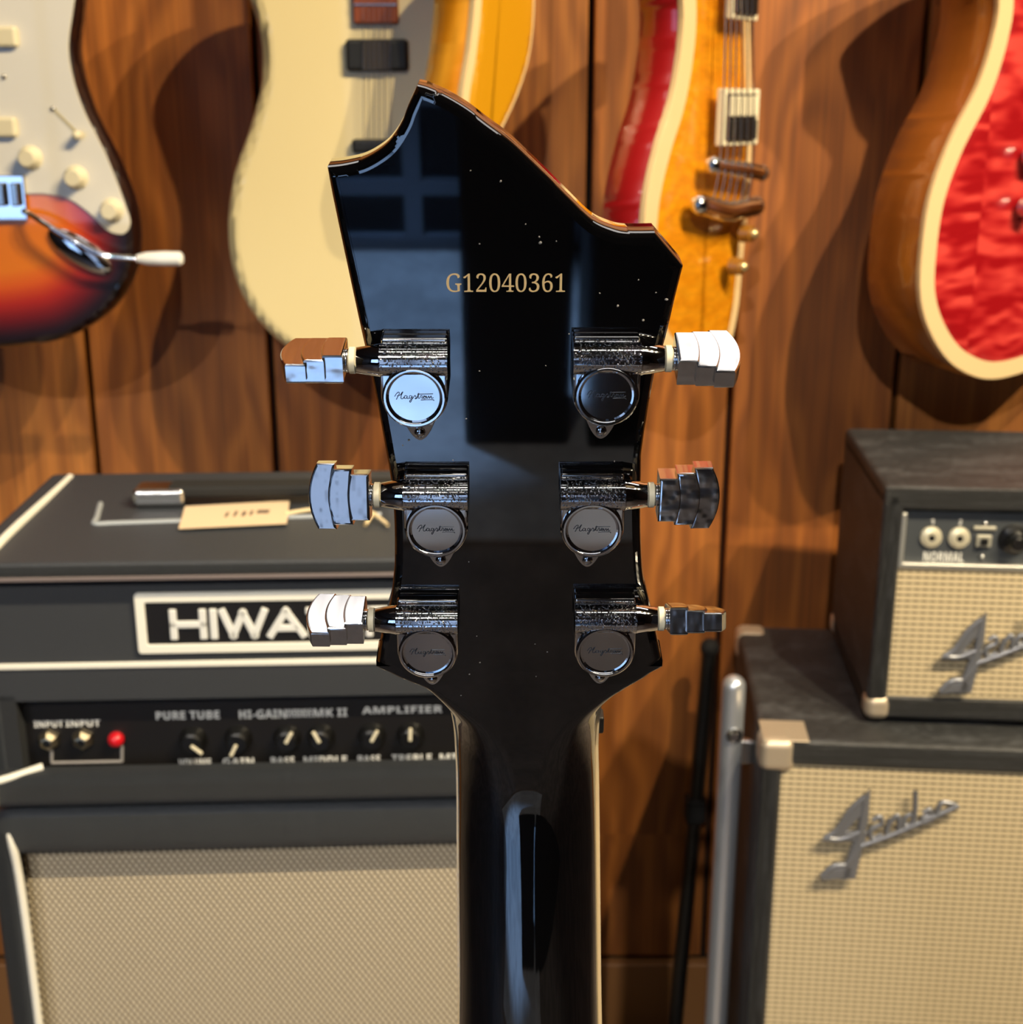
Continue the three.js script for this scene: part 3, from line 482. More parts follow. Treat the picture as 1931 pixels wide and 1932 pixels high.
  mesh('handle', box(0.24, 0.012, 0.03, e0.x + 0.14, headTop + 0.018, strapZ, 0.004), M.rubber, head);
  for (const s of [0, 1]) { const c = new THREE.Group(); c.name = 'handle_cap'; c.position.set(e0.x + 0.012 + s * 0.25, headTop, strapZ); head.add(c); mesh('cap_plate', box(0.052, 0.018, 0.036, 0, 0.013, 0, 0.005), M.chromeSoft, c); mesh('cap_foot', box(0.044, 0.006, 0.03, 0, 0.003, 0, 0.001, 1), M.black, c); }
  // price tag tied to the handle
  const tagT = thing('price_tag', 'cream card price tag on string, lying on the amplifier head', 'tag');
  const t0 = lp(338, 1008), t1 = lp(542, 998), t2 = lp(547, 955), t3 = lp(350, 966);
  const lift = headTop + 0.0052; const world = (p, y) => ff.O.clone().addScaledVector(ff.X, cx + p.x).addScaledVector(ff.N, p.z).setY(y);
  { const c = world(t0, lift); tagT.position.copy(c); tagT.quaternion.setFromRotationMatrix(new THREE.Matrix4().makeBasis(ff.X, V(0, 1, 0), ff.N));
    const Q = [t0, t1, t2, t3].map((p) => V2(p.x - t0.x, -(p.z - t0.z)));
    const cg = new THREE.ExtrudeGeometry(new THREE.Shape(outline([[Q[0], Q[1]], [Q[1], Q[2]], [Q[2], Q[3]], [Q[3], Q[0]]])), { depth: 0.0008, bevelEnabled: false }); cg.rotateX(-Math.PI / 2);
    mesh('card', cg, std({ color: 0xdcc3a0, roughness: 0.8 }), tagT);
    const bars = []; const onCard = (u, v) => { const a = Q[0].clone().lerp(Q[1], u), b = Q[3].clone().lerp(Q[2], u); return a.lerp(b, v); };
    for (const [u, v, w, h] of [[0.76, 0.55, 0.012, 0.012], [0.42, 0.5, 0.003, 0.016], [0.5, 0.52, 0.003, 0.018], [0.58, 0.5, 0.004, 0.016], [0.65, 0.52, 0.003, 0.016]]) { const p = onCard(u, v); bars.push(box(w, 0.0002, h, p.x, 0.0009, -p.y)); }
    mesh('print', merge(bars), std({ color: 0x6a5a4c, roughness: 0.8 }), tagT);
    const m = onCard(0.97, 0.4), s1 = lp(600, 974), s2 = lp(705, 985), s3 = lp(690, 1000), s4 = lp(732, 1000), rel = (p, y = 0.002) => V(p.x - t0.x, y, p.z - t0.z);
    mesh('string', merge([tube([V(m.x, 0.001, -m.y), rel(s1), rel(s2, 0.004)], 0.0022, 24, 6), tube([rel(s2, 0.004), rel(s3, 0)], 0.002, 8, 6), tube([rel(s2, 0.004), rel(s4, 0)], 0.002, 8, 6)]), std({ color: 0xd8c49a, roughness: 0.9 }), tagT);
  }
}

// ------------------------------------------------------------------ two amplifiers on the right
function scriptLogo(parent, o, u, v, mat) { // a slanted script word with a long underline tail, raised on the grille
  const S = [
    [[0.02, 0.42], [0.1, 0.5], [0.2, 0.72], [0.3, 0.86]], [[0.3, 0.86], [0.29, 0.6], [0.26, 0.35], [0.2, 0.16]], [[0.02, 0.42], [0.14, 0.42], [0.28, 0.5]], [[0.2, 0.16], [0.1, 0.14], [0.02, 0.03]], [[0.2, 0.16], [0.24, 0.22], [0.3, 0.36]],
    [[0.3, 0.36], [0.5, 0.47], [0.75, 0.63], [1.0, 0.8]],
    [[0.37, 0.62], [0.42, 0.66], [0.44, 0.6], [0.36, 0.52], [0.38, 0.44], [0.45, 0.48]],
    [[0.48, 0.5], [0.5, 0.64]], [[0.5, 0.6], [0.55, 0.68], [0.57, 0.62], [0.57, 0.54]],
    [[0.66, 0.7], [0.61, 0.66], [0.61, 0.58], [0.66, 0.6], [0.68, 0.72], [0.67, 0.92]], [[0.68, 0.72], [0.68, 0.62]],
    [[0.74, 0.72], [0.79, 0.75], [0.8, 0.7], [0.74, 0.66], [0.75, 0.62], [0.82, 0.66]],
    [[0.84, 0.7], [0.87, 0.82], [0.93, 0.82], [0.98, 0.8]],
  ];
  const gs = S.map((s, i) => { const g = tube(s.map(([x, y]) => V(o.x + x * u, o.y + y * v, o.z)), i < 6 ? 0.0034 : 0.003, s.length * 5, 7); return g; });
  gs.push((() => { const sh = new THREE.Shape([[0.0, 0.4], [0.12, 0.5], [0.24, 0.74], [0.33, 0.92], [0.33, 0.6], [0.29, 0.42]].map(([x, y]) => V2(o.x + x * u, o.y + y * v))); sh.holes.push(new THREE.Path([[0.16, 0.48], [0.24, 0.62], [0.27, 0.66], [0.26, 0.5]].map(([x, y]) => V2(o.x + x * u, o.y + y * v)))); const g = new THREE.ExtrudeGeometry(sh, { depth: 0.003, bevelEnabled: true, bevelSize: 0.001, bevelThickness: 0.001, bevelSegments: 2 }); g.translate(0, 0, o.z - 0.002); return g; })());
  gs.push((() => { const sh = new THREE.Shape([[0.18, 0.02], [0.22, 0.3], [0.27, 0.5], [0.33, 0.5], [0.3, 0.3], [0.27, 0.03]].map(([x, y]) => V2(o.x + x * u, o.y + y * v))); const g = new THREE.ExtrudeGeometry(sh, { depth: 0.003, bevelEnabled: true, bevelSize: 0.001, bevelThickness: 0.001, bevelSegments: 2 }); g.translate(0, 0, o.z - 0.002); return g; })());
  gs.push((() => { const sh = new THREE.Shape([[0.02, 0.0], [0.08, 0.1], [0.24, 0.14], [0.24, 0.04], [0.1, 0.02]].map(([x, y]) => V2(o.x + x * u, o.y + y * v))); const g = new THREE.ExtrudeGeometry(sh, { depth: 0.003, bevelEnabled: true, bevelSize: 0.001, bevelThickness: 0.001, bevelSegments: 2 }); g.translate(0, 0, o.z - 0.002); return g; })());
  return mesh('script_logo', merge(gs), mat, parent);
}
const M_tin = std({ color: 0x8d8f96, metalness: 0.6, roughness: 0.35 });
const M_corner = std({ color: 0xc9b9a2, metalness: 0.55, roughness: 0.42 });
function cornerCap(x, y, z, sx, sy, sz, r = 0.03, t = 0.0025) { const g = new RoundedBoxGeometry(r, r, r, 4, 0.011); g.translate(x - sx * (r / 2 - t), y - sy * (r / 2 - t), z - sz * (r / 2 - t)); return g; }
{
  const yaw = -4.6 * Math.PI / 180;
  // lower amplifier
  const D1 = 1.3, f1 = yawFrame(V(0.42, 0, -D1), yaw);
  const Y1 = (py) => loc(f1, 1700, py).y, X1 = (px, py) => loc(f1, px, py).x;
  const top1 = Y1(1408), left1 = X1(1436, 1440), w1 = 0.6, d1 = 0.34, c1 = left1 + w1 / 2;
  const low = thing('guitar_amplifier', 'large black amplifier with tan grille cloth standing on the floor', 'amplifier');
  place(low, { ...f1, O: f1.O.clone().addScaledVector(f1.X, c1) });
  const e1 = 0.024, frB = Y1(1452);
  mesh('shell', merge([box(w1, 0.03, d1, 0, top1 - 0.015, -d1 / 2, 0.009, 4), box(w1, 0.03, d1, 0, 0.035, -d1 / 2, 0.009, 4), box(e1, top1 - 0.03, d1, -w1 / 2 + e1 / 2, top1 / 2 + 0.008, -d1 / 2, 0.008, 3), box(e1, top1 - 0.03, d1, w1 / 2 - e1 / 2, top1 / 2 + 0.008, -d1 / 2, 0.008, 3), box(w1 - 0.03, top1 - 0.04, 0.016, 0, top1 / 2 + 0.01, -d1 + 0.03)]), M.tolexWorn, low);
  const g1 = box(w1 - 2 * e1 + 0.004, frB - 0.04, 0.012, 0, (frB + 0.04) / 2, -0.012); planarUV(g1); mesh('grille', g1, M.grilleCloth, low);
  for (const sx of [-1, 1]) for (const [y, sy] of [[top1, 1], [0.02, -1]]) for (const [z, sz] of [[0, 1], [-d1, -1]]) { const c = cornerCap(sx * w1 / 2, y, z, sx, sy, sz, 0.04); mesh('corner_cap', sy > 0 && sz > 0 ? merge([c, box(0.05, 0.002, 0.05, sx * (w1 / 2 - 0.026), y + 0.0006, z - sz * 0.026, 0.0009, 1)]) : c, M_corner, low); }
  { const a = loc(f1, 1545, 1655), b = loc(f1, 1812, 1478); scriptLogo(low, V(a.x - c1, a.y, 0.004), b.x - a.x, b.y - a.y, M_tin); }
  for (const s of [-1, 1]) for (const z of [-0.05, -0.29]) mesh('foot', cyl(0.02, 0.018, 0.022, 16).translate(s * 0.25, 0.011, z), M.rubber, low);
  { // folding chrome leg on the amplifier's left side
    const lx = -w1 / 2 - 0.026, topY = top1 + 0.03, leg = new THREE.Group(); leg.name = 'tilt_leg'; low.add(leg);
    const zc = -0.075, rod = cyl(0.0135, 0.0135, topY - 0.03, 28).translate(lx, (topY + 0.03) / 2, zc), dome = new THREE.SphereGeometry(0.0135, 24, 12).translate(lx, topY, zc);
    mesh('leg_tube', merge([rod, dome]), std({ color: 0xd5dae2, metalness: 0.75, roughness: 0.3 }), leg);
    mesh('leg_tip', cyl(0.016, 0.015, 0.034, 20).translate(lx, 0.017, zc), M.rubber, leg);
    mesh('pivot_bolt', toCreasedNormals(new THREE.LatheGeometry([V2(0, 0.008), V2(0.005, 0.0075), V2(0.009, 0.004), V2(0.0095, 0)], 20).rotateX(Math.PI / 2), 0.6).translate(lx + 0.002, topY - 0.055, zc + 0.011), M.chrome, leg);
    mesh('hinge', box(0.026, 0.03, 0.012, lx + 0.014, topY - 0.08, zc, 0.003), M.chromeSoft, leg);
  }
  // upper amplifier
  const D2 = 1.345, f2 = yawFrame(V(0.5, 0, -D2), yaw), Y2 = (py, n = 0) => loc(f2, 1800, py, n).y, X2 = (px, py, n = 0) => loc(f2, px, py, n).x;
  const top2 = Y2(921), left2 = X2(1652, 1150), w2 = 0.42, d2 = 0.27, c2 = left2 + w2 / 2, b2 = top1 + 0.0005;
  const upp = thing('guitar_amplifier', 'small black amplifier with control panel standing on top of the large one', 'amplifier');
  place(upp, { ...f2, O: f2.O.clone().addScaledVector(f2.X, c2).setY(b2) });
  const H2 = top2 - b2, e2 = 0.022, yy = (py, n = 0) => Y2(py, n) - b2, xx = (px, py, n = 0) => X2(px, py, n) - c2;
  mesh('shell', merge([box(w2, 0.026, d2, 0, H2 - 0.013, -d2 / 2, 0.007, 4), box(w2, 0.026, d2, 0, 0.02, -d2 / 2, 0.007, 4), box(e2, H2 - 0.016, d2, -w2 / 2 + e2 / 2, H2 / 2 + 0.003, -d2 / 2, 0.007, 3), box(e2, H2 - 0.016, d2, w2 / 2 - e2 / 2, H2 / 2 + 0.003, -d2 / 2, 0.007, 3), box(w2 - 0.02, H2 - 0.03, 0.014, 0, H2 / 2, -d2 + 0.03)]), M.tolexWorn, upp);
  for (const s of [-1, 1]) for (const z of [-0.04, -0.23]) mesh('foot', cyl(0.014, 0.013, 0.008, 14).translate(s * 0.17, 0.004, z), M.rubber, upp);
  const pT = yy(972), pB = yy(1074), gB = yy(1330), iw = w2 - 2 * e2 + 0.003;
  const g2 = box(iw, pB - gB + 0.004, 0.012, 0, (pB + gB) / 2 - 0.002, -0.012); planarUV(g2); mesh('grille', g2, M.grilleCloth, upp);
  const panel = new THREE.Group(); panel.name = 'control_panel'; upp.add(panel);
  mesh('face', box(iw, pT - pB, 0.008, 0, (pT + pB) / 2, -0.016), std({ color: 0x4c5054, roughness: 0.45, metalness: 0.3 }), panel);
  const al = std({ color: 0xc8c8c2, metalness: 0.7, roughness: 0.35 });
  mesh('trim', merge([box(iw, 0.0055, 0.008, 0, pB + 0.0015, -0.007, 0.0015, 2), box(0.0055, pT - pB, 0.008, -iw / 2 + 0.0028, (pT + pB) / 2, -0.007, 0.0015, 2)]), al, panel);
  for (const px of [1757, 1810]) {
    const p = V(xx(px, 1014, -0.012), yy(1014, -0.012), -0.012);
    mesh('jack_ring', toCreasedNormals(new THREE.LatheGeometry([V2(0.0035, 0.005), V2(0.0068, 0.005), V2(0.0112, 0.003), V2(0.0118, 0)], 24).rotateX(Math.PI / 2), 0.4).translate(p.x, p.y, p.z), std({ color: 0xded7bd, metalness: 0.4, roughness: 0.35 }), panel);
    mesh('jack_hole', cyl(0.0036, 0.0036, 0.006, 14, 'z').translate(p.x, p.y, p.z + 0.0018), M.black, panel);
    const q = text(px < 1800 ? '1' : '2', font, 0.0035, 0.006, 0.0003); q.translate(p.x - 0.0018, yy(990, -0.012), -0.012); mesh('panel_numeral', q, M.print, panel);
  }
  { const a = V(xx(1742, 1060, -0.012), yy(1060, -0.012), -0.012), b = V(xx(1820, 1042, -0.012), yy(1042, -0.012), 0), g = text('NORMAL', font, b.x - a.x, b.y - a.y, 0.0003); g.translate(a.x, a.y, a.z); mesh('panel_lettering', g, M.print, panel); }
  { const p = V(xx(1856, 1018, -0.012), yy(1018, -0.012), -0.012); mesh('switch_frame', merge([box(0.016, 0.013, 0.004, p.x, p.y, p.z + 0.002, 0.001, 1), box(0.024, 0.004, 0.003, p.x, p.y + 0.014, p.z + 0.0015, 0.001, 1)]), std({ color: 0xb9b6a6, metalness: 0.4, roughness: 0.4 }), panel); mesh('switch_slot', box(0.007, 0.007, 0.006, p.x, p.y, p.z + 0.004), M.black, panel); for (const dy of [0.019, -0.018]) mesh('switch_screw', new THREE.SphereGeometry(0.003, 12, 8).translate(p.x, p.y + dy, p.z + 0.001), M.chromeSoft, panel); }
  for (const [px, s] of [[1914, 0], [1990, 1], [2060, 2]]) { const p = V(xx(px, 1014, -0.012), yy(1014, -0.012), -0.012), k = new THREE.Group(); k.name = 'knob'; k.position.copy(p); upp.add(k);
    mesh('knob_skirt', toCreasedNormals(new THREE.LatheGeometry([V2(0, 0.006), V2(0.009, 0.006), V2(0.016, 0.003), V2(0.017, 0)], 32).rotateX(Math.PI / 2), 0.4), gloss(0x0d0d0d), k);
    mesh('knob_grip', toCreasedNormals(new THREE.LatheGeometry([V2(0, 0.018), V2(0.008, 0.018), V2(0.0095, 0.016), V2(0.0105, 0.004)], 18).rotateX(Math.PI / 2), 0.3), gloss(0x0d0d0d), k);
    mesh('knob_cap', toCreasedNormals(new THREE.LatheGeometry([V2(0, 0.0195), V2(0.006, 0.019), V2(0.0068, 0.017)], 20).rotateX(Math.PI / 2), 0.4), M.chromeSoft, k); }
  for (const sx of [-1, 1]) for (const [z, sz] of [[0, 1], [-d2, -1]]) mesh('corner_cap', cornerCap(sx * w2 / 2, 0.007, z, sx, -1, sz, 0.03), M_corner, upp);
  { const a = loc(f2, 1768, 1305), b = loc(f2, 1768 + 250, 1305 - 160); scriptLogo(upp, V(a.x - c2, a.y - b2, 0.004), b.x - a.x, b.y - a.y, M_tin); }
}
// slim black stand beside the lower amplifier
{
  const st = thing('guitar_stand', 'slim black tubular stand leaning beside the chrome leg', 'stand');
  const sf = frame(V(0, 0, -1.72), V(1, 0, 0), V(0, 1, 0)), on = (x, y) => { const q = loc(sf, x, y); return V(q.x, q.y, -1.72); };
  const a = on(1340, 1222), b0 = on(1296, 1700), foot = V(b0.x - 0.012, 0.01, b0.z);
  st.position.set(foot.x, 0, foot.z); const rel = (p) => p.clone().sub(st.position);
  mesh('upright', tube([rel(a), rel(a).lerp(rel(b0), 0.5), rel(b0), rel(foot)], 0.011, 40, 12), gloss(0x121212, { roughness: 0.4, clearcoat: 0.3 }), st);
  mesh('cap', new THREE.SphereGeometry(0.0135, 16, 10).translate(...rel(a).toArray()), M.rubber, st);
  mesh('clamp', box(0.03, 0.04, 0.03, ...rel(a.clone().lerp(b0, 0.62)).toArray(), 0.006), M.rubber, st);
  mesh('leg', tube([V(0, 0.03, 0), V(-0.03, 0.02, 0.1), V(-0.05, 0.011, 0.16)], 0.01, 16, 10), gloss(0x121212), st);
  mesh('leg', tube([V(0, 0.03, 0), V(-0.05, 0.02, -0.02), V(-0.1, 0.011, -0.03)], 0.01, 16, 10), gloss(0x121212), st);
}

// ------------------------------------------------------------------ guitars hanging on the wall
function hanger(x, y, z, label) {
  const h = thing('wall_hanger', label, 'hanger', 'guitar hangers on the boarded wall');
  h.position.set(x, y, WALL_Z);
  mesh('wall_plate', box(0.05, 0.09, 0.012, 0, 0, 0.006, 0.004), M.black, h);
  mesh('arm', cyl(0.006, 0.006, z - WALL_Z, 12, 'z').translate(0, 0, (z - WALL_Z) / 2), M.black, h);
  mesh('yoke', tube([V(-0.03, 0.01, z - WALL_Z + 0.05), V(-0.03, 0, z - WALL_Z + 0.01), V(0, 0, z - WALL_Z), V(0.03, 0, z - WALL_Z + 0.01), V(0.03, 0.01, z - WALL_Z + 0.05)], 0.007, 30, 10), M.rubber, h);
}
// a simple neck with headstock, out of the picture above, so that each guitar hangs from its own hanger
function hangNeck(parent, fr, x, y0, len, wood, wid = 0.052) {
  const g = box(wid, len, 0.02, x, y0 + len / 2, 0.008, 0.004); mesh('neck', g, wood, parent);
  const hd = slab(smoothClosed([V2(x - 0.03, y0 + len), V2(x - 0.042, y0 + len + 0.06), V2(x - 0.04, y0 + len + 0.17), V2(x, y0 + len + 0.185), V2(x + 0.04, y0 + len + 0.17), V2(x + 0.042, y0 + len + 0.06), V2(x + 0.03, y0 + len)], 40), 0.015, 0.002); hd.translate(0, 0, 0.012); mesh('headstock', hd, wood, parent);
  const top = V(x, y0 + len, -0.004); return fr.O.clone().addScaledVector(fr.X, top.x).addScaledVector(fr.Y, top.y).addScaledVector(fr.N, top.z);
}
// sunburst guitar at the left edge
{
  const fr = yawFrame(V(-0.66, 1.45, -1.57), 0), L = (a, n = 0) => locs(fr, a, n);
  const g = thing('electric_guitar', 'sunburst electric guitar with white pickguard and tremolo arm at left edge', 'guitar', 'guitars hanging on the wall'); place(g, fr);
  const pts = smoothClosed(L([[155, -60], [143, 20], [137, 100], [160, 195], [213, 305], [246, 395], [253, 470], [240, 530], [200, 590], [130, 636], [60, 652], [0, 658], [-120, 655], [-240, 610], [-320, 520], [-350, 420], [-330, 290], [-290, 180], [-270, 80], [-290, -40], [-330, -160], [-330, -240], [-270, -250], [-210, -180], [-100, -150], [0, -150], [70, -230], [140, -240], [175, -190]]), 200).reverse();
  const b = slab(pts, 0.045, 0.009, 5, 0.9);
  const bb = boxUV(b, pts);
  const burst = canvasTex(1024, 1024, (c, w, h) => {
    const X = (p) => (p.x - bb.x0) / (bb.x1 - bb.x0) * w, Y = (p) => h - (p.y - bb.y0) / (bb.y1 - bb.y0) * h;
    c.fillStyle = '#140304'; c.fillRect(0, 0, w, h);
    const path = (d) => { const q = inset(pts, d); c.beginPath(); q.forEach((p, i) => i ? c.lineTo(X(p), Y(p)) : c.moveTo(X(p), Y(p))); c.closePath(); };
    const stops = [[0.0, [12, 3, 4]], [0.012, [24, 3, 4]], [0.03, [92, 8, 8]], [0.05, [158, 30, 10]], [0.07, [202, 82, 8]], [0.095, [216, 122, 8]], [0.13, [222, 140, 14]]];
    for (let d = 0.004; d < 0.09; d += 0.0012) { let k = 0; while (k + 2 < stops.length && stops[k + 1][0] < d) k++; const t = Math.min(1, (d - stops[k][0]) / (stops[k + 1][0] - stops[k][0])), col = stops[k][1].map((a, i) => Math.round(mix(a, stops[k + 1][1][i], t))); c.lineJoin = 'round'; path(0); c.save(); c.clip(); c.globalCompositeOperation = 'source-over'; c.restore(); c.fillStyle = `rgb(${col})`; c.beginPath(); const q = inset(pts, d); q.forEach((p, i) => i ? c.lineTo(X(p), Y(p)) : c.moveTo(X(p), Y(p))); c.closePath(); c.fill(); }
  });
  mesh('body', b, gloss(0xffffff, { map: burst }), g);
  const pk = smoothClosed(L([[150, -60], [139, 20], [131, 98], [152, 190], [202, 295], [238, 388], [247, 422], [236, 441], [206, 436], [172, 404], [132, 376], [88, 366], [40, 366], [-60, 366], [-70, 300], [-140, 200], [-170, 60], [-150, -80], [-60, -130], [40, -120], [90, -170], [140, -160]]), 160).reverse();
  const pg = slab(pk, 0.0026, 0.0008, 2); pg.translate(0, 0, 0.0026); mesh('pickguard', pg, gloss(0xdad3be, { roughness: 0.4 }), g);
  const pt = (x, y, n = 0.0026) => { const q = loc(fr, x, y, n); return V(q.x, q.y, n); };
  for (const [x, y] of [[58, 298], [144, 335], [212, 397]]) {
    const p = pt(x, y), k = toCreasedNormals(new THREE.LatheGeometry([V2(0, 0.017), V2(0.0085, 0.0165), V2(0.0098, 0.0135), V2(0.0108, 0.005), V2(0.0135, 0.002), V2(0.014, 0)], 28).rotateX(Math.PI / 2), 0.6); k.translate(p.x, p.y, p.z); mesh('knob', k, M.ivory, g);
  }
  { const a = pt(100, 205), c = pt(150, 255), d = c.clone().sub(a), s = new THREE.Group(); s.name = 'pickup_switch'; g.add(s);
    const sl = box(d.length(), 0.003, 0.0008, 0, 0, 0); sl.rotateZ(Math.atan2(d.y, d.x)); sl.translate((a.x + c.x) / 2, (a.y + c.y) / 2, a.z + 0.0002); mesh('slot', sl, std({ color: 0xb8ae8a, roughness: 0.6 }), s);
    mesh('switch_tip', new THREE.CapsuleGeometry(0.005, 0.006, 6, 14).rotateX(Math.PI / 2).translate(c.x, c.y, c.z + 0.008), M.ivory, s);
    for (const q of [a, c]) mesh('screw', new THREE.SphereGeometry(0.003, 12, 8).translate(q.x, q.y, q.z), M.chromeSoft, s); }
  { const p = pt(8, 145); mesh('screw', new THREE.SphereGeometry(0.003, 12, 8).translate(p.x, p.y, p.z), M.chromeSoft, g); }
  // bridge with saddles, tremolo arm, jack plate
  { const a = pt(-110, 415, 0), c = pt(48, 330, 0), br = new THREE.Group(); br.name = 'bridge'; g.add(br);
    mesh('bridge_plate', box(c.x - a.x, c.y - a.y, 0.005, (a.x + c.x) / 2, (a.y + c.y) / 2, 0.0045, 0.0015), M.chrome, br);
    for (let i = 0; i < 6; i++) mesh('saddle', box(0.0085, 0.026, 0.009, a.x + 0.012 + i * (c.x - a.x - 0.022) / 5, (a.y + c.y) / 2 + 0.004, 0.011, 0.0015), M.chromeSoft, br); }
  { const q = (x, y, n) => { const r = loc(fr, x, y, n); return V(r.x, r.y, n); }, ta = new THREE.Group(); ta.name = 'tremolo_arm'; g.add(ta);
    mesh('arm', tube([q(45, 398, 0.006), q(58, 405, 0.02), q(78, 418, 0.028), q(140, 455, 0.032), q(195, 481, 0.034), q(262, 488, 0.034)], 0.0032, 50, 12), M.chrome, ta);
    const e0 = q(258, 488, 0.034), e1 = q(347, 488, 0.034), tip = toCreasedNormals(new THREE.LatheGeometry([V2(0, 0), V2(0.0045, 0.0004), V2(0.0075, 0.012), V2(0.0085, 0.032), V2(0.008, e1.x - e0.x - 0.004), V2(0.005, e1.x - e0.x - 0.0008), V2(0, e1.x - e0.x)], 24).rotateZ(-Math.PI / 2), 0.7); tip.translate(e0.x, e0.y, e0.z); mesh('arm_tip', tip, gloss(0xeeeeea), ta).userData.label = 'white plastic arm tip';
    const jp = new THREE.SphereGeometry(1, 32, 16).toNonIndexed(); jp.scale(0.042, 0.0165, 0.009); jp.rotateZ(-0.6); const jc = q(150, 474, 0.003); jp.translate(jc.x, jc.y, 0.001); mesh('jack_plate', jp, M.chrome, g); }
  { const a = pt(-120, 95), c = pt(60, 30); mesh('pickup', box(0.09, 0.022, 0.01, loc(fr, -40, 70).x, loc(fr, -40, 70).y, 0.006, 0.004), M.ivory, g); mesh('pickup', box(0.09, 0.022, 0.01, loc(fr, -40, 240).x, loc(fr, -40, 240).y, 0.006, 0.004), M.ivory, g); }
  const nx = loc(fr, -40, 0).x, ny = loc(fr, -40, -130).y; const tp = hangNeck(g, fr, nx, ny, 0.42, std({ color: 0xb98a4e, roughness: 0.5 })); hanger(tp.x, tp.y - 0.005, tp.z - 0.025, 'black wall hanger carrying the sunburst guitar');
}
// cream guitar
{
  const fr = yawFrame(V(-0.17, 1.45, -1.57), 0), L = (a, n = 0) => locs(fr, a, n);
  const g = thing('electric_guitar', 'plain cream guitar with one black pickup hanging behind the headstock', 'guitar', 'guitars hanging on the wall'); place(g, fr);
  const pts = smoothClosed(L([[440, -120], [462, -20], [488, 70], [490, 150], [468, 240], [438, 330], [426, 430], [438, 520], [478, 600], [545, 662], [640, 700], [720, 708], [800, 690], [870, 630], [905, 540], [912, 430], [895, 320], [870, 220], [850, 120], [850, 30], [870, -60], [880, -150], [830, -230], [740, -260], [600, -260], [490, -210]]), 200).reverse();
  mesh('body', slab(pts, 0.045, 0.016, 7, 1.0), M.cream, g);
  const pt = (x, y, n = 0) => { const q = loc(fr, x, y, n); return V(q.x, q.y, n); };
  { const a = pt(668, 46), c = pt(746, -260); mesh('fretboard', box(c.x - a.x, c.y - a.y, 0.008, (a.x + c.x) / 2, (a.y + c.y) / 2, 0.004, 0.003), std({ color: 0x7a3a1c, roughness: 0.45 }), g);
    for (let i = 0; i < 8; i++) mesh('fret', box(c.x - a.x - 0.003, 0.0018, 0.0015, (a.x + c.x) / 2, a.y + 0.02 + i * 0.022, 0.0086), M.chromeSoft, g); }
  { const a = pt(655, 135), c = pt(771, 74), p = new THREE.Group(); p.name = 'pickup'; g.add(p); mesh('cover', box(c.x - a.x, c.y - a.y, 0.01, (a.x + c.x) / 2, (a.y + c.y) / 2, 0.005, 0.0045, 3), M.black, p); mesh('pole_strip', box((c.x - a.x) * 0.42, (c.y - a.y) * 0.9, 0.001, (a.x + c.x) / 2 - 0.002, (a.y + c.y) / 2, 0.0103, 0.0004, 1), std({ color: 0x3a332c, roughness: 0.5, metalness: 0.4 }), p); }
  { const a = pt(666, 288), c = pt(770, 262); mesh('bridge', box(c.x - a.x, c.y - a.y, 0.012, (a.x + c.x) / 2, (a.y + c.y) / 2, 0.006, 0.004), M.black, g); }
  for (let i = 0; i < 6; i++) { const x = 686 + i * 10, a = pt(x, 275, 0.013), c = pt(x, -260, 0.0125); mesh('string', tube([a, a.clone().lerp(c, 0.5), c], 0.0004, 4, 5), M.chromeSoft, g); }
  const nx = loc(fr, 707, 0).x, ny = loc(fr, 707, -255).y; const tp = hangNeck(g, fr, nx, ny, 0.34, std({ color: 0xb98a4e, roughness: 0.5 })); hanger(tp.x, tp.y - 0.005, tp.z - 0.025, 'black wall hanger carrying the cream guitar');
}
// guitars hanging edge-on: side wood to the left, binding, top turned to the right
function turnedGuitar(name, label, o) {
  const fr = yawFrame(o.at, o.yaw), L = (a, n = 0) => locs(fr, a, n);
  const g = thing('electric_guitar', label, 'guitar', 'guitars hanging on the wall'); place(g, fr);
  const raw = o.local ? [...L(o.edge), ...o.local(L(o.edge))] : L(o.edge);
  let pts = smoothClosed(raw, 220); if (THREE.ShapeUtils.area(pts) < 0) pts.reverse();
  const body = slab(pts, o.thick, 0.004, 3, 0.8); body.translate(0, 0, -0.006); mesh('body', body, o.side, g);
  const bi = slab(pts, 0.0075, 0.0012, 2, 0.7); bi.translate(0, 0, 0.0); mesh('binding', bi, M.binding, g);
  const tp = inset(pts, o.bind).map((p, i) => (o.oneSided !== undefined && pts[i].x > o.oneSided ? pts[i].clone().add(V2(0.001, 0)) : p)), tg = new THREE.ExtrudeGeometry(new THREE.Shape(tp), { depth: 0.001, bevelEnabled: true, bevelThickness: o.arch, bevelSize: o.archW, bevelOffset: -o.archW, bevelSegments: 6 }); tg.translate(0, 0, -o.arch + 0.0005);
  const t2 = flatten(toCreasedNormals(tg, 0.9)); planarUV(t2, 1 / o.tex[0], 1 / o.tex[1]); mesh('top', t2, o.top, g);
  return { g, fr, topZ: o.arch + 0.0015, L, pt: (x, y, n) => { const q = loc(fr, x, y, n); return V(q.x, q.y, n); } };
}
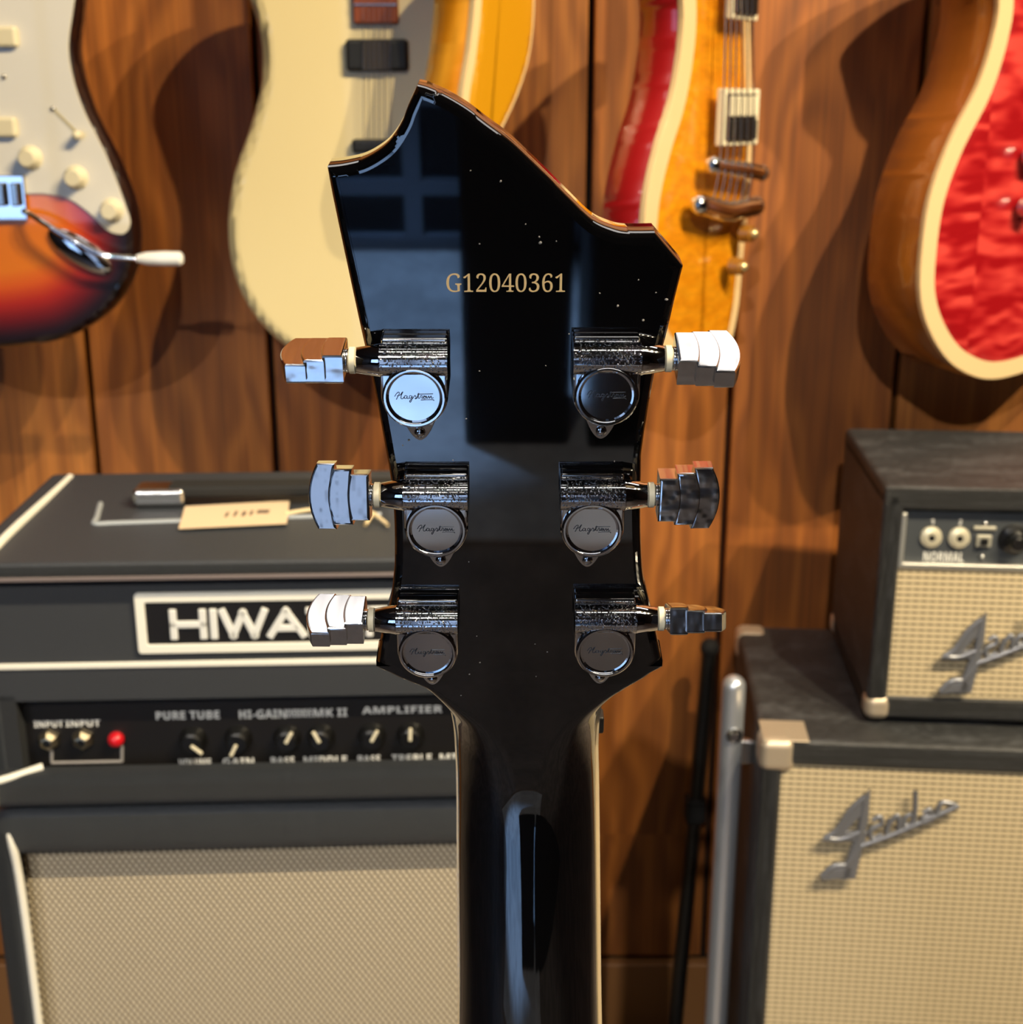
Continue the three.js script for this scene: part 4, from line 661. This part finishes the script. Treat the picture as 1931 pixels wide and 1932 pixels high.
{ // yellow, behind the headstock's tip
  const yaw = 0.95, t = turnedGuitar('electric_guitar', 'amber yellow guitar with flamed maple side, behind the headstock tip', { at: at(888, 80, 1.37), yaw, thick: 0.05, bind: 0.007, arch: 0.006, archW: 0.012, tex: [0.3, 0.3], oneSided: 0.03, side: M.flameSide, top: M.amber,
    edge: [[900, -110], [897, 0], [888, 90], [874, 180], [872, 240], [890, 290], [920, 290], [950, 240], [985, 160], [1003, 90], [1010, 0], [1005, -110]] });
  const nx = loc(t.fr, 950, -60).x, ny = loc(t.fr, 950, -110).y; const tp = hangNeck(t.g, t.fr, nx, ny - 0.02, 0.42, std({ color: 0x8a5a2a, roughness: 0.5 })); hanger(tp.x, tp.y - 0.005, tp.z - 0.03, 'black wall hanger carrying the amber yellow guitar');
}
{ // cherry-backed amber guitar
  const yaw = 0.9, o = { at: at(1290, 300, 1.42), yaw, thick: 0.05, bind: 0.009, arch: 0.012, archW: 0.03, tex: [0.35, 0.35], oneSided: 0.03, side: M.cherry, top: M.flameAmber,
    edge: [[1275, -180], [1285, -60], [1291, 40], [1274, 170], [1243, 275], [1222, 370], [1215, 470], [1222, 580], [1245, 660], [1290, 700], [1340, 700], [1375, 660], [1393, 590], [1404, 480], [1414, 380], [1420, 260], [1418, 120], [1416, 0], [1418, -120], [1400, -230], [1340, -240]] };
  const t = turnedGuitar('electric_guitar', 'amber flamed guitar with cherry red side and cream pickup rings', o), { g, pt, topZ } = t, z = topZ;
  const frm = (x0, y0, x1, y1) => { const a = pt(x0, y1, z), c = pt(x1, y0, z); return { a, c, w: c.x - a.x, h: c.y - a.y, x: (a.x + c.x) / 2, y: (a.y + c.y) / 2 }; };
  for (const [x0, y0, x1, y1] of [[1348, 168, 1424, 276], [1366, -70, 1424, 36]]) { const f = frm(x0, y0, x1, y1), p = new THREE.Group(); p.name = 'pickup'; g.add(p);
    mesh('ring', box(f.w, f.h, 0.008, f.x, f.y, z + 0.004, 0.002), M.ivory, p); mesh('well', box(f.w * 0.8, f.h * 0.82, 0.002, f.x, f.y, z + 0.0075, 0.0008, 1), M.black, p); mesh('bobbin', box(f.w * 0.74, f.h * 0.36, 0.006, f.x, f.y + f.h * 0.19, z + 0.0095, 0.0018), M.ivory, p); mesh('bobbin', box(f.w * 0.74, f.h * 0.36, 0.006, f.x, f.y - f.h * 0.22, z + 0.0095, 0.0018), M.black, p); }
  const post = (x, y, r, mat = M.chrome) => { const p = pt(x, y, z + 0.008); return new THREE.SphereGeometry(r, 14, 10).toNonIndexed().translate(p.x, p.y, p.z); };
  { const a = pt(1347, 312, z + 0.008), c = pt(1432, 325, z + 0.008); mesh('bridge', merge([tube([a, a.clone().lerp(c, 0.5), c], 0.009, 12, 10), post(1345, 311, 0.0095), post(1437, 326, 0.0095)]), M.chrome, g); }
  { const a = pt(1322, 386, z + 0.008), c = pt(1422, 390, z + 0.008); mesh('tailpiece', merge([tube([a, a.clone().lerp(c, 0.5).add(V(0, -0.006, 0)), c], 0.0115, 16, 10), post(1320, 386, 0.011), post(1426, 388, 0.011)]), M.chrome, g); }
  for (const [x, y] of [[1402, 440], [1382, 502]]) { const p = pt(x, y, z), k = new THREE.Group(); k.name = 'control_knob'; k.position.copy(p); g.add(k); mesh('knob_base', toCreasedNormals(new THREE.LatheGeometry([V2(0, 0.012), V2(0.009, 0.012), V2(0.011, 0)], 20).rotateX(Math.PI / 2), 0.5), gloss(0x8a5a18), k); mesh('knob_stud', new THREE.SphereGeometry(0.006, 14, 10).translate(0, 0, 0.014), std({ color: 0xe0c890, metalness: 0.8, roughness: 0.25 }), k); }
  for (let i = 0; i < 6; i++) { const f = i / 5, a = pt(mix(1358, 1420, f), mix(314, 322, f), z + 0.016), c = pt(mix(1378, 1416, f), -240, z + 0.018), e = pt(mix(1345, 1410, f), 386, z + 0.012); mesh('string', tube([c, a, e], 0.0011, 12, 5), M.chromeSoft, g); }
  const nx = loc(t.fr, 1396, -60, 0).x, ny = loc(t.fr, 1396, -230).y; const tp = hangNeck(g, t.fr, nx, ny - 0.03, 0.36, M.cherry); hanger(tp.x, tp.y - 0.005, tp.z - 0.03, 'black wall hanger carrying the cherry and amber guitar');
}
{ // red quilted guitar at the right edge
  const yaw = 0.46, o = { at: at(1850, 400, 1.53), yaw, thick: 0.085, bind: 0.0085, arch: 0.008, archW: 0.03, tex: [0.5, 0.5], side: M.walnut, top: M.quilt,
    edge: [[1850, -160], [1880, -60], [1886, 10], [1876, 70], [1848, 160], [1794, 268], [1757, 370], [1741, 470], [1738, 560], [1754, 622], [1790, 680], [1830, 707], [1872, 716], [1940, 700], [2060, 640], [2160, 520], [2180, 400], [2140, 270], [2080, 150], [2060, 50], [2080, -60], [2080, -160], [2000, -220], [1920, -220]] };
  const t = turnedGuitar('electric_guitar', 'red quilted guitar with brown side and cream binding at right edge', o), { g, pt, topZ } = t;
  for (const [x, y, s] of [[1925, 392, 0], [1935, 296, 1]]) { const p = pt(x + 8, y, topZ), k = new THREE.Group(); k.name = 'control_knob'; k.position.copy(p); g.add(k); mesh('knob_base', toCreasedNormals(new THREE.LatheGeometry([V2(0, 0.014), V2(0.009, 0.014), V2(0.0105, 0.012), V2(0.0115, 0)], 20).rotateX(Math.PI / 2), 0.5), M.chromeSoft, k); mesh('knob_cap', new THREE.SphereGeometry(0.006, 14, 10).translate(0, 0, 0.013), M.chrome, k); }
  const nx = loc(t.fr, 1990, -60).x, ny = loc(t.fr, 1990, -220).y; const tp = hangNeck(g, t.fr, nx, ny - 0.03, 0.4, M.walnut); hanger(tp.x, tp.y - 0.005, tp.z - 0.03, 'black wall hanger carrying the red quilted guitar');
}
renderer.render(scene, camera);
